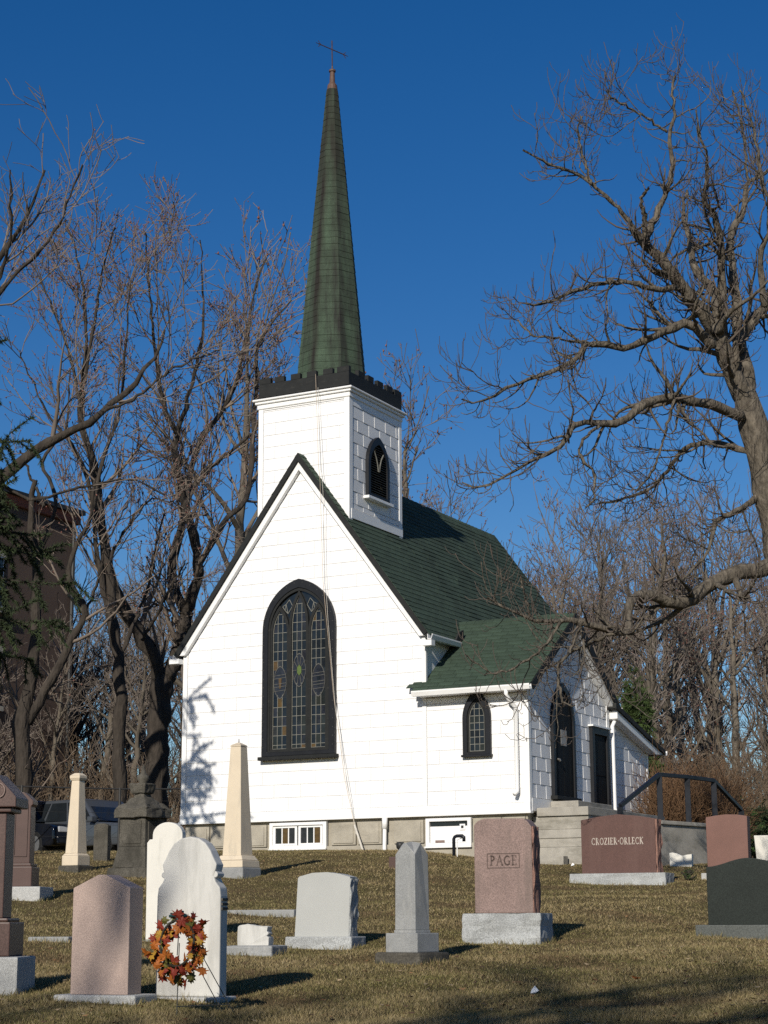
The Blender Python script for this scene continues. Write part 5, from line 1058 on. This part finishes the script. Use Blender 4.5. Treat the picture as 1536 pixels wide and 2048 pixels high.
maple('maple_tree', 'bare dark maple forking low with two heavy limbs left of the chapel', [
 ([(298,1740),(312,1581),(316,1460),(324,1372),(326,1350)], [D1], [78,58,52,54,50]),
 ([(322,1385),(310,1324),(288,1284),(256,1232),(228,1180),(216,1132),(204,1060),(196,988),(186,924),(167,858),(160,812)], [D1,D1-1,D1-2], [36,34,32,30,32,28,24,21,19,16,14]),
 ([(161,815),(167,750),(170,633),(154,508),(129,440)], [D1-2], [11,9,7,4,2]), ([(162,800),(179,704),(204,550),(230,455)], [D1-2,D1-3], [10,7,5,2]), ([(160,812),(137,708),(96,592),(60,520)], [D1-2,D1-1], [9,7,4,2]),
 ([(325,1380),(348,1324),(366,1256),(372,1220)], [D1], [38,36,34,32]),
 ([(372,1225),(350,1180),(344,1140),(356,1080),(368,1024),(376,975),(400,883),(450,812),(483,737),(500,612),(533,515)], [D1,D1+1,D1+1], [24,22,20,19,18,17,15,12,9,6,2]),
 ([(373,1222),(386,1188),(396,1140),(386,1068),(372,1020),(360,972),(350,924),(354,862)], [D1,D1-.5], [28,26,24,23,22,20,19,16]),
 ([(354,866),(333,829),(317,758),(308,675),(300,590),(287,460)], [D1-.5,D1-2], [13,11,9,7,5,2]), ([(354,866),(375,800),(396,717),(408,612),(400,480)], [D1-.5], [12,10,8,5,2]),
 ([(380,985),(437,921),(500,871),(545,800)], [D1+1,D1+2], [11,9,6,3]), ([(398,1130),(450,1040),(492,1000),(504,904),(512,800),(521,683),(583,600)], [D1,D1+2], [15,14,13,12,10,7,2]),
 ([(215,1130),(250,1060),(300,1000),(360,1010)], [D1-2,D1-3], [8,6,4,2]), ([(285,1280),(330,1200),(370,1120)], [D1-1,D1-2], [9,6,3])], D1, 31, (1.4, 3.0, 4.4), 2)
maple('maple_tree', 'slim upright bare maple trunk just left of the forked maple', [
 ([(243,1730),(238,1500),(240,1380),(236,1320),(224,1240),(220,1160),(208,1090)], [D1-3], [34,30,28,26,25,24,20]),
 ([(224,1240),(200,1140),(190,1040),(200,940),(240,820),(250,700),(262,560)], [D1-3,D1-4], [14,12,10,9,7,5,2]), ([(236,1330),(262,1260),(290,1190),(310,1100),(330,1020)], [D1-3,D1-2], [11,9,7,5,2]), ([(208,1090),(180,980),(150,900),(90,820),(40,700)], [D1-3,D1-4], [14,11,8,5,2])], D1-3, 32, (1.2, 3.0, 4.4), 2)
D2 = 45.0
maple('maple_tree', 'dark twisted bare tree in front of the brick building', [
 ([(44,1740),(48,1540),(42,1440),(56,1380),(68,1300),(72,1220),(72,1124),(60,1040),(70,960)], [D2], [44,38,40,30,26,24,20,15,10]),
 ([(54,1445),(92,1380),(116,1332),(144,1280),(172,1224),(150,1188),(138,1144),(152,1088),(180,1040),(190,960)], [D2,D2-.5], [24,22,20,18,17,14,13,11,9,6]),
 ([(172,1224),(200,1150),(215,1080),(260,1000)], [D2], [8,6,4,2]), ([(75,1120),(110,1000),(85,920),(130,860),(140,740)], [D2,D2+.5], [12,9,8,6,2]), ([(88,1012),(60,950),(40,900)], [D2], [9,6,3])], D2, 33, (1.0, 2.6, 3.4), 1, 45)
D3 = 41.0
maple('maple_tree', 'pale bare tree whose long limb reaches in from the left edge', [
 ([(-190,1740),(-180,1400),(-165,1150),(-150,1050)], [D3], [70,60,50,44]), ([(-165,1100),(-80,1020),(0,962),(62,908),(112,875),(167,854),(208,821),(258,779),(312,712),(330,660)], [D3,D3-1], [34,30,27,25,22,19,16,13,8,3]),
 ([(210,822),(280,790),(350,735),(440,700)], [D3-1], [9,6,4,2]), ([(-150,1050),(-120,850),(-60,650),(0,520),(60,420),(90,340)], [D3,D3-1], [34,28,20,14,8,3]), ([(-90,740),(-20,600),(20,480),(20,340)], [D3,D3-2], [16,11,7,3]), ([(-60,650),(40,540),(110,460),(165,330)], [D3-1,D3-2], [12,9,6,2]),
 ([(0,965),(60,1000),(140,980),(260,960),(330,990)], [D3,D3+.5], [9,7,5,4,2]), ([(-150,1050),(-250,800),(-300,500)], [D3], [34,22,6])], D3, 34, (1.1, 2.6, 3.4), 0, 42, 'bark_dark', 'twig_far', 0.4)

# ---- wood behind the chapel: a few kinds of bare tree, each copied with its parts
def wood_tree(seed, h, spread, dens, thick=1.0):
    g = np.random.default_rng(seed); lean_ = g.normal(size=2)*0.05*h
    P = [cat_rom([(0,0,-0.4), (lean_[0]*.2, lean_[1]*.2, h*.25), (lean_[0]*.6, lean_[1]*.5, h*.55), (lean_[0], lean_[1], h*.92)], [h*0.016*thick, h*0.013*thick, h*0.009*thick, 0.012*thick], 24, g, 0.03)]
    P0 = np.array([P[0][0]]); R0 = np.array([P[0][1]])
    P1, R1 = grow(g, P0, R0, dens[0]/h*14, (h*.22*spread, h*.50*spread), 42, 10, 0.75, 0.09, 0.6, 0.014*thick**2, 0.16, 0.5, 0.012)
    P2, R2 = grow(g, P1, R1, dens[1], (0.8, 2.2), 40, 7, 0.5, 0.10, 0.6, 0.011*thick, 0.12, 0.6, 0.010)
    P3, R3 = grow(g, P2, R2, dens[2], (0.4, 1.1), 40, 5, 0.4, 0.10, 0.7, 0.010, 0.1, 0.7, 0.009)
    P4, R4 = grow(g, P3, R3, dens[3], (0.2, 0.6), 45, 3, 0.3, 0.08, 0.8, 0.009, 0.2, 0.8, 0.0085)
    V, F = join([sweep(P0, R0, 8), sweep(P1, R1, 5)]); tm = np_mesh('trunk', V, F, 'bark_far', True)
    V, F = join([sweep(P2, R2, 3), sweep(P3, R3, 3), sweep(P4, R4, 3)]); cm = np_mesh('crown', V, F, 'twig_far', True)
    return tm, cm, buds(g, P4, R4, 1, 0.06)
KINDS_ = [wood_tree(101, 13, 0.8, (2.0, 2.1, 2.6, 3.2)), wood_tree(102, 12, 1.0, (2.2, 2.0, 2.6, 3.2)), wood_tree(103, 14, 0.6, (2.3, 2.2, 2.8, 3.2)), wood_tree(104, 11, 0.9, (2.0, 2.2, 2.6, 3.0)), wood_tree(105, 13, 0.9, (2.4, 2.2, 2.2, 1.6), 1.8)]
HT = [13, 12, 14, 11, 13]
BUDM = [np_mesh('buds', *k[2], 'bud_red') for k in KINDS_]
def put_wood(px, toprow, d, kind, label, group, budded=False, rot=None):
    q = at_depth(px, 1600, d); z = ground(q.x, q.y); h = at_depth(px, toprow, d).z-z; sc = h/HT[kind]
    t = thing('bare_tree', label, 'tree', (q.x, q.y, z), rngw.uniform(0, 6.28) if rot is None else rot, group); t.scale = (sc*rngw.uniform(.9, 1.1), sc*rngw.uniform(.9, 1.1), sc)
    for me, nm in ((KINDS_[kind][0], 'trunk'), (KINDS_[kind][1], 'crown')) + (((BUDM[kind], 'buds'),) if budded else ()):
        o = bpy.data.objects.new(nm, me); COL.objects.link(o); o.parent = t
        if nm == 'buds': o['kind'] = 'stuff'
rngw.seed(11)
lab_r = 'bare grey brown tree in the dense wood right of the chapel'; lab_l = 'thin bare tree in the dark wood left of the chapel'
for i in range(24):
    px_ = 1060+i*(640/24)+rngw.uniform(-14, 14); top = (1130 if px_ < 1150 else 1075)+rngw.uniform(-70, 90)
    if px_ > 1400: top -= 40
    put_wood(px_, top, rngw.uniform(56, 84), i % 4, lab_r, 'trees in the wood on the right', i % 3 == 0)
for i in range(24):
    px_ = -60+i*(460/24)+rngw.uniform(-10, 10); put_wood(px_, 1230+rngw.uniform(-110, 90), rngw.uniform(58, 84), (i*3+1) % 4, lab_l, 'trees in the wood on the left')
for px_, top, d_, k_, lb in ((775,760,60,2,'reddish budding bare tree rising behind the chapel tower'), (985,985,56,0,'reddish budding bare tree rising behind the far end of the chapel roof'), (470,620,60,1,'budding bare tree just left of the chapel tower'), (1075,1060,60,1,'budding bare tree above the porch roof ridge')):
    put_wood(px_, top, d_, k_, lb, None, True)
# undergrowth of the wood: nobody could count it
g = np.random.default_rng(77)
def brush_mass(name, label, n, px_rng, d_rng, hgt, material, lean=0.35, twigs=(3.0, 4.0), rr=0.009):
    px_ = g.uniform(*px_rng, n); d_ = g.uniform(*d_rng, n); q = np.array([tuple(at_depth(a, 1600, b)) for a, b in zip(px_, d_)]); q[:, 2] = ground_np(q[:, 0], q[:, 1])-0.1
    dirs = unit(np.c_[g.normal(size=(n, 2))*lean, np.ones(n)]); L = g.uniform(hgt*.4, hgt, n)[:, None]
    P = np.stack([q+dirs*L*t_+g.normal(size=(n, 3))*0.06*t_ for t_ in np.linspace(0, 1, 6)], 1); R = np.linspace(rr*2, rr, 6)[None].repeat(n, 0)
    P1, R1 = grow(g, P, R, twigs[0], (0.4, 1.2), 40, 5, 0.3, 0.12, 0.7, rr*.8, 0.1, 0.7, rr*.8); P2, R2 = grow(g, P1, R1, twigs[1], (0.2, 0.6), 42, 3, 0.2, 0.1, 0.8, rr*.7, 0.1, 0.8, rr*.7)
    V, F = join([sweep(P, R, 3), sweep(P1, R1, 3), sweep(P2, R2, 3)]); return tag(obj(name, np_mesh(name, V, F, material)), label, 'undergrowth', kind='stuff')
brush_mass('undergrowth', 'tangled brown undergrowth of the wood right of the chapel', 900, (1180, 1640), (52, 85), 4.2, 'brush')
brush_mass('undergrowth', 'tangled brown undergrowth of the wood left of the chapel', 800, (-100, 400), (56, 88), 4.2, 'brush')
brush_mass('dead_grass_clump', 'rust coloured dead stalks behind the black handrail', 900, (1300, 1450), (38, 43), 1.9, 'rust_brush', 0.22, (2.5, 3.0), 0.006)
# ---- evergreens
def conifer_leaves(g, P, R, per_m, size, droop):
    seg = np.linalg.norm(np.diff(P, axis=1), axis=2).sum(1); cnt = np.maximum(1, (seg*per_m).astype(int)); par = np.repeat(np.arange(len(P)), cnt); n = len(par); m_ = P.shape[1]
    x = g.random(n)*(m_-1.001); i = x.astype(int); f = (x-i)[:, None]; c = P[par, i]*(1-f)+P[par, i+1]*f; tan = unit(P[par, i+1]-P[par, i])
    d = unit(tan*0.8+g.normal(size=(n, 3))*0.8+np.array([0, 0, droop])); w = unit(np.cross(d, g.normal(size=(n, 3))))*(size*0.12); L = size*g.uniform(.6, 1.3, n)[:, None]
    V = np.stack([c-w, c+w, c+d*L], 1).reshape(-1, 3); return V, np.arange(n*3).reshape(-1, 3)
def conifer(name, label, loc, h, rad, base, seed, material, droop=-0.35, nb=70, needle=(160, 0.07), twig_d=9.0, skip=0.0):
    g = np.random.default_rng(seed); t = thing(name, label, 'tree', loc)
    P0, R0 = cat_rom([(0,0,-.3),(0.05,0,h*.4),(0,0.05,h)], [h*.018, h*.012, 0.01], 20)
    zb = base+(h-base)*g.random(nb)**0.85; az = g.random(nb)*2*np.pi; L = rad*np.clip((h-zb)/(h-base), 0.05, 1)**0.75*g.uniform(.7, 1.1, nb)
    d = np.c_[np.cos(az), np.sin(az)]; ts = np.linspace(0, 1, 8); P1 = np.stack([np.c_[d*(L*t_)[:, None], zb+L*(droop*t_+0.25*t_*t_)] for t_ in ts], 1); R1 = np.linspace(0.025, 0.006, 8)[None].repeat(nb, 0)
    P2, R2 = grow(g, P1, R1, twig_d, (0.2*rad, 0.42*rad), 55, 5, -0.5, 0.08, 0.6, 0.004, 0.1, 0.5, 0.004, -0.8)
    V, F = join([sweep(P0[None], R0[None], 9), sweep(P1, R1, 5)]); obj('trunk', np_mesh('trunk', V, F, 'bark_dark', True), t)
    parts = [conifer_leaves(g, P2, R2, needle[0], needle[1], -0.15), conifer_leaves(g, P1, R1, needle[0], needle[1], -0.1)]
    V, F = join(parts); obj('crown', np_mesh('crown', V, F, material), t); return t
q = at_depth(-125, 1750, 30.5); conifer('spruce_tree', 'dark green spruce with drooping boughs at the left edge', (q.x, q.y, ground(q.x, q.y)), 9.6, 2.6, 3.1, 41, 'spruce_needle', -0.42, 62, (230, 0.095), 7.5)
q = at_depth(1276, 1620, 46.0); conifer('cedar_tree', 'slim olive green cedar behind the lean-to roof', (q.x, q.y, ground(q.x, q.y)), 4.9, 1.05, 0.3, 42, 'cedar', 0.45, 130, (170, 0.10), 8.0)
q = at_depth(1478, 1640, 44.0); conifer('evergreen_shrub', 'small green evergreen shrub at the right end of the handrail', (q.x, q.y, ground(q.x, q.y)), 1.6, 0.8, 0.1, 43, 'shrub_green', 0.4, 50, (130, 0.09), 7.0)
q = at_depth(1515, 1650, 46.0); conifer('evergreen_shrub', 'low dark evergreen bush behind the cream stone at the right edge', (q.x, q.y, ground(q.x, q.y)), 1.3, 1.5, 0.1, 44, 'spruce_needle', 0.35, 90, (130, 0.09), 6.0)
q = ground_hit(1376, 1762); conifer('weed_plant', 'small green weed growing in the lawn by the red granite stone', (q.x, q.y, q.z), 0.16, 0.20, 0.0, 45, 'shrub_green', 0.25, 26, (200, 0.035), 14.0)
# trees behind the photographer whose shade falls into the picture
def shade_tree(px, py, dist, kind, label, h):
    p = ground_hit(px, py); q = p+Vector((SUN.x, SUN.y, 0)).normalized()*dist
    t = thing('bare_tree', label, 'tree', (q.x, q.y, ground(q.x, q.y)), rngw.uniform(0, 6)); sc = h/HT[kind]; t.scale = (sc, sc, sc)
    for me, nm in ((KINDS_[kind][0], 'trunk'), (KINDS_[kind][1], 'crown')):
        o = bpy.data.objects.new(nm, me); COL.objects.link(o); o.parent = t
for k_, (px_, py_, ds_, kd_, h_, lb_) in enumerate(((60, 2048, 24.5, 4, 13, 'left'), (480, 2044, 22.5, 4, 12, 'middle left'), (800, 2020, 24, 4, 13.5, 'middle'), (1050, 2040, 20.5, 4, 11, 'middle right'), (1330, 2020, 24.5, 4, 14, 'right'), (1800, 2030, 24, 4, 13, 'far right'))):
    shade_tree(px_, py_, ds_, kd_, 'bare tree behind the photographer shading the %s foreground' % lb_, h_)

# ================================================================== BRICK BUILDING, CARS, FENCE
q0 = at_depth(135, 1600, 62.0); gz = ground(q0.x, q0.y); topz = at_depth(135, 1022, 62.0).z
bb = thing('brick_building', 'tall dark red brick building behind the spruce at the left edge', 'building', (q0.x, q0.y, gz))
H_ = topz-gz; BW = 20.0
MB().box(-12, 0, -BW, 0, -0.5, H_-0.5).build('wall', 'brick_wall', bb)
MB().box(-12.1, 0.12, -BW-0.12, 0.12, H_-0.499, H_-0.15).build('parapet', 'brick_wall', bb, bevel=0.03, segs=1); MB().box(-12.2, 0.22, -BW-0.22, 0.22, H_-0.149, H_).build('coping', 'dark_metal', bb)
for fl_ in range(4):
    for ky in range(5):
        y1_ = -3.75-ky*3.2; y0_ = y1_-1.2; z0 = 1.9+fl_*3.15
        if z0+1.75 > H_-0.6: continue
        wn = MB().box(-0.05, 0.03, y0_, y1_, z0, z0+1.7).build('window', 'white_trim', bb)
        for py2 in (0.07, 0.625):
            for pz in (0.07, 0.88): MB().box(0.0305, 0.045, y0_+py2, y0_+py2+0.505, z0+pz, z0+pz+0.75).build('pane', 'car_glass', wn)
        MB().box(-0.02, 0.16, y0_-0.1, y1_+0.1, z0-0.16, z0-0.001).build('sill', 'stone_trim', wn); MB().box(-0.02, 0.05, y0_-0.1, y1_+0.1, z0+1.701, z0+1.93).build('lintel', 'stone_trim', wn)
MB().tube([(0.1, -0.25, 0), (0.1, -0.25, H_-0.4)], 0.06, 8).build('drain_pipe', 'dark_metal', bb)
def car(name, label, px, d, yaw, body, L=4.5, Wd=1.75, Hh=1.45, suv=False):
    q = at_depth(px, 1700, d); t = thing(name, label, 'car', (q.x, q.y, ground(q.x, q.y)+0.0), yaw); h1 = Hh*0.56
    SM = Matrix(((1,0,0,0),(0,0,1,0),(0,1,0,0),(0,0,0,1)))
    low = [(-L/2, .32), (-L/2+.1, .25), (L/2-.15, .25), (L/2, .38), (L/2-.02, h1-.12), (L/2-.25, h1-.02), (L*.22, h1+.04), (-L/2+.1, h1+.04), (-L/2, h1-.1)]
    MB().prism(low, SM, -Wd/2, Wd/2).build('body', body, t, bevel=0.07, segs=3, smooth=True)
    f0, f1, r1, r0 = L*.24, L*.09, (-L*.46 if suv else -L*.30), (-L*.49 if suv else -L*.44)
    def cab(o, inset): return [(x_, s_*(Wd/2-.04-y_+o), z_) for s_ in (-1, 1) for x_, z_, y_ in ((f0+o, h1+.03, .02), (f1+o, Hh, .18), (r1-o, Hh, .18), (r0-o, h1+.03, .02))]
    MB().add(cab(0, 0), [(0,1,2,3), (7,6,5,4), (0,4,5,1), (1,5,6,2), (2,6,7,3), (0,3,7,4)]).build('cabin', body, t, bevel=0.05, segs=2, smooth=True)
    for s_ in (-1, 1):
        def sp_(u, v):   # on the side of the cabin
            xa = r0+(f0-r0)*u; xb = r1+(f1-r1)*u; x_ = xa+(xb-xa)*v; y_ = s_*(Wd/2-.055-.16*v+0.02); return (x_, y_, h1+.05+(Hh-h1-.05)*v)
        for a, b in ((0.06, 0.34), (0.38, 0.64), (0.68, 0.95)):
            P_ = [sp_(a, .08), sp_(b, .08), sp_(b, .86), sp_(a, .86)]; P2_ = [(x_, y_-s_*.03, z_) for x_, y_, z_ in P_]
            MB().add(P_+P2_, BOXF).build('side_window', 'car_glass', t)
        for a in (-L*.31, L*.31):
            M_ = Matrix.Translation((a, s_*(Wd/2-.10), .31)) @ Matrix.Rotation(math.pi/2, 4, 'X')
            tw = MB(); tw.lathe([(.20,-.11),(.29,-.11),(.315,-.08),(.315,.08),(.29,.11),(.20,.11)], 20); tw.v = [tuple(M_ @ Vector(v)) for v in tw.v]; wh = tw.build('wheel', 'rubber', t, smooth=False)
            rm = MB(); rm.lathe([(.06,-.115),(.20,-.118),(.20,.118),(.06,.115)], 16); rm.v = [tuple(M_ @ Vector(v)) for v in rm.v]; rm.build('rim', 'rim', wh)
        MB().box(L/2-.14, L/2+.01, s_*(Wd/2-.30)-.17, s_*(Wd/2-.30)+.17, h1-.22, h1-.08).build('headlight', 'lamp_clear', t, bevel=0.03); MB().box(-L/2-.01, -L/2+.12, s_*(Wd/2-.22)-.14, s_*(Wd/2-.22)+.14, h1-.25, h1-.05).build('tail_light', 'lamp_red', t, bevel=0.02)
        MB().box(f0-.12, f0+.06, s_*(Wd/2+.06)-.09, s_*(Wd/2+.06)+.09, h1+.03, h1+.16).build('mirror', body, t, bevel=0.03)
    for (xa, za), (xb, zb), nm in (((f0+.02, h1+.07), (f1+.03, Hh-.06), 'windscreen'), ((r0-.02, h1+.09), (r1-.03, Hh-.07), 'rear_window')):
        sg = 1 if nm == 'windscreen' else -1; P_ = [(xa+sg*.01, -Wd/2+.16, za), (xa+sg*.01, Wd/2-.16, za), (xb+sg*.01, Wd/2-.30, zb), (xb+sg*.01, -Wd/2+.30, zb)]; MB().add(P_+[(x_-sg*.04, y_, z_) for x_, y_, z_ in P_], BOXF).build(nm, 'car_glass', t)
    MB().box(L/2-.06, L/2+.03, -Wd/2+.1, Wd/2-.1, .30, .48).build('bumper', body, t, bevel=0.04); MB().box(L/2-.03, L/2+.012, -.40, .40, h1-.24, h1-.10).build('grille', 'dark_metal', t, bevel=0.01)
    return t
cy = math.atan2(-FH.y, -FH.x)
car('parked_car', 'dark blue car with pale roof edge parked left of the cream column', 78, 46.5, cy+0.7, 'car_navy', 4.4, 1.75, 1.42)
car('parked_car', 'larger dark blue estate car parked behind the silver car', 178, 51.0, cy+0.75, 'car_navy', 4.8, 1.85, 1.68, True)
car('parked_car', 'silver car parked between the cream column and the sooty monument', 182, 45.5, cy+0.9, 'car_silver', 4.3, 1.72, 1.40)
fe = thing('wire_fence', 'thin wire fence with dark rail running behind the left monuments', 'fence', at_depth(200, 1740, 43.0))
fp = [at_depth(-60, 1570, 42.5), at_depth(44, 1573, 42.8), at_depth(240, 1578, 43.5), at_depth(380, 1578, 44)]
spart(MB().tube(fp, 0.018, 8), 'top_rail', 'dark_metal', fe)
for q in fp: spart(MB().tube([Vector((q.x, q.y, ground(q.x, q.y)-0.2)), q+Vector((0, 0, 0.03))], 0.03, 8), 'post', 'dark_metal', fe)
for k in range(4):
    spart(MB().tube([Vector((q.x, q.y, q.z-0.28*(k+1))) for q in fp], 0.0035, 5), 'wire', 'dark_metal', fe)

# ================================================================== GRASS, LEAVES, LITTER
g = np.random.default_rng(5); NB = 620000
d_ = 1/(1/9.5+(1/37.5-1/9.5)*g.random(NB)); lat = (g.random(NB)*2-1)*(0.265*d_+0.8)
x_ = CAM.x+FH.x*d_+RH.x*lat; y_ = CAM.y+FH.y*d_+RH.y*lat
keep = ~((x_ > -0.1) & (x_ < X+0.05) & (y_ > -0.05)) & ~((x_ > X-0.1) & (x_ < 9.3) & (y_ > 0.15)); x_, y_, d_ = x_[keep], y_[keep], d_[keep]; n = len(x_)
z_ = ground_np(x_, y_)
patch = np.sin(x_*0.9+1.1*np.sin(y_*0.6))*np.sin(y_*0.8+0.9*np.sin(x_*0.5+2)) + 0.6*np.sin(x_*2.7+y_*1.9)*np.sin(y_*3.1-x_*1.2) + 0.85*np.sin(x_*6.3+2*np.sin(y_*3.1))*np.sin(y_*7.7+2*np.sin(x_*2.7+1)) + g.normal(size=n)*0.5
hgt = g.uniform(0.008, 0.029, n)*(1+0.25*np.clip(patch, -1, 1)); wd = 0.0018*np.clip(d_/10, 1, 4)*g.uniform(.7, 1.5, n)
az = g.random(n)*2*np.pi; ln = g.uniform(0.2, 1.3, n)*hgt; az2 = g.random(n)*2*np.pi
b0 = np.stack([x_-np.cos(az)*wd, y_-np.sin(az)*wd, z_-0.004], 1); b1 = np.stack([x_+np.cos(az)*wd, y_+np.sin(az)*wd, z_-0.004], 1); tp = np.stack([x_+np.cos(az2)*ln, y_+np.sin(az2)*ln, z_+hgt], 1)
V = np.stack([b0, b1, tp], 1).reshape(-1, 3); F = np.arange(3*n).reshape(-1, 3)
pal = np.array([(0.31, 0.235, 0.135), (0.235, 0.182, 0.095), (0.175, 0.148, 0.068), (0.128, 0.120, 0.045), (0.37, 0.30, 0.19), (0.150, 0.105, 0.062)])
ci = np.clip(np.round(1.35-patch*0.6+g.normal(size=n)*0.55), 0, 3).astype(int); ci = np.where(g.random(n) < 0.06, 4, ci); bare = np.sin(x_*1.7+1.5*np.sin(y_*1.1))*np.sin(y_*2.3+1.4*np.sin(x_*1.3))+g.normal(size=n)*0.28; ci = np.where(bare > 0.72, 5, ci)
C = pal[ci]*np.array([1.03, 1.05, 1.0])*g.uniform(0.85, 1.15, n)[:, None]; C4 = np.c_[C, np.ones(n)].repeat(3, 0)
tv = []
for Mf, a0, a1, c0, c1 in FOOT:
    per = 2*((a1-a0)+(c1-c0)); k_ = int(per*170); u = g.random(k_)*per; px2 = np.empty((k_, 2)); w_, h_ = a1-a0, c1-c0
    for i_ in range(k_):
        q_ = u[i_]
        px2[i_] = (a0+q_, c0) if q_ < w_ else (a1, c0+q_-w_) if q_ < w_+h_ else (a1-(q_-w_-h_), c1) if q_ < 2*w_+h_ else (a0, c1-(q_-2*w_-h_))
    cx_, cy_ = (a0+a1)/2, (c0+c1)/2; dirv = px2-np.array([cx_, cy_]); px2 += dirv/np.linalg.norm(dirv, axis=1, keepdims=True)*g.exponential(0.022, k_)[:, None]
    M3 = np.array(Mf); wx = M3[0, 0]*px2[:, 0]+M3[0, 1]*px2[:, 1]+M3[0, 3]; wy = M3[1, 0]*px2[:, 0]+M3[1, 1]*px2[:, 1]+M3[1, 3]; tv.append(np.c_[wx, wy])
tv = np.concatenate(tv); k_ = len(tv); tz_ = ground_np(tv[:, 0], tv[:, 1]); hh_ = g.uniform(0.02, 0.075, k_)*(0.4+0.6*(np.sin(tv[:, 0]*9)*np.sin(tv[:, 1]*7+1) > -0.2)); aa = g.random(k_)*6.28; ab = g.random(k_)*6.28; ww_ = g.uniform(0.002, 0.0045, k_)
V2 = np.stack([np.c_[tv[:, 0]-np.cos(aa)*ww_, tv[:, 1]-np.sin(aa)*ww_, tz_-.005], np.c_[tv[:, 0]+np.cos(aa)*ww_, tv[:, 1]+np.sin(aa)*ww_, tz_-.005], np.c_[tv[:, 0]+np.cos(ab)*hh_*.5, tv[:, 1]+np.sin(ab)*hh_*.5, tz_+hh_]], 1).reshape(-1, 3)
C2 = np.c_[pal[g.integers(0, 4, k_)]*np.array([1.0, 1.05, 0.95]), np.ones(k_)].repeat(3, 0); V = np.concatenate([V, V2]); C4 = np.concatenate([C4, C2]); F = np.arange(len(V)).reshape(-1, 3)
tag(obj('lawn_grass', np_mesh('lawn_grass', V, F, 'grass_blade', cols=C4)), 'short dormant tan and olive grass blades of the lawn', 'grass', kind='stuff')
nl = 900; d_ = 1/(1/10.5+(1/34-1/10.5)*g.random(nl)); lat = (g.random(nl)*2-1)*0.225*d_; x_ = CAM.x+FH.x*d_+RH.x*lat; y_ = CAM.y+FH.y*d_+RH.y*lat; z_ = ground_np(x_, y_)+0.022
kp = y_ < -0.3; x_, y_, z_ = x_[kp], y_[kp], z_[kp]; nl = len(x_); sz = g.uniform(0.012, 0.034, nl); a = g.random(nl)*6.28
qv = np.array([(1,0,.2),(0,.6,0),(-1,0,.3),(0,-.6,.1)]); rot = np.stack([np.cos(a), -np.sin(a), np.sin(a), np.cos(a)], 1).reshape(-1, 2, 2)
V = np.empty((nl, 4, 3)); V[:, :, :2] = np.einsum('nij,kj->nki', rot, qv[:, :2])*sz[:, None, None]; V[:, :, 2] = qv[None, :, 2]*sz[:, None]+g.normal(size=(nl, 4))*0.003; V += np.stack([x_, y_, z_], 1)[:, None]
C = np.array([(0.20, 0.10, 0.045), (0.30, 0.17, 0.08), (0.13, 0.08, 0.05), (0.40, 0.30, 0.18)])[g.integers(0, 4, nl)]; C4 = np.c_[C, np.ones(nl)].repeat(4, 0)
tag(obj('leaf_litter', np_mesh('leaf_litter', V.reshape(-1, 3), np.arange(nl*4).reshape(-1, 4), 'litter', cols=C4)), 'scattered dead leaf bits on the lawn', 'leaves', kind='stuff')
DL = leaf_mesh('dry_leaf', 3)
q = ground_hit(1272, 1966); o = tag(obj('fallen_leaf', DL), 'single orange fallen leaf on the lawn at lower right', 'leaf'); o.matrix_basis = Matrix.Translation(q+Vector((0, 0, 0.035))) @ Matrix.Rotation(1.15, 4, 'X') @ Matrix.Rotation(0.6, 4, 'Y') @ Matrix.Diagonal((0.075, 0.075, 0.075, 1))
for px_, py_, lb in ((1068, 1990, 'white scrap of feather on the grass at lower middle right'), (1145, 1733, 'white scrap lying at the foot of the concrete steps')):
    q = ground_hit(px_, py_); mb = MB(); mb.add([(-.03,0,0),(.02,-.02,0.005),(.035,.01,.02),(0,.02,.055),(-.02,.01,.03),(0,.03,0)], [(0,1,2,3),(0,3,4),(0,4,5),(2,5,3),(3,5,4),(0,5,2,1)])
    o = tag(mb.build('litter_scrap', 'white_trim'), lb, 'litter'); o.location = q+Vector((0, 0, 0.01))
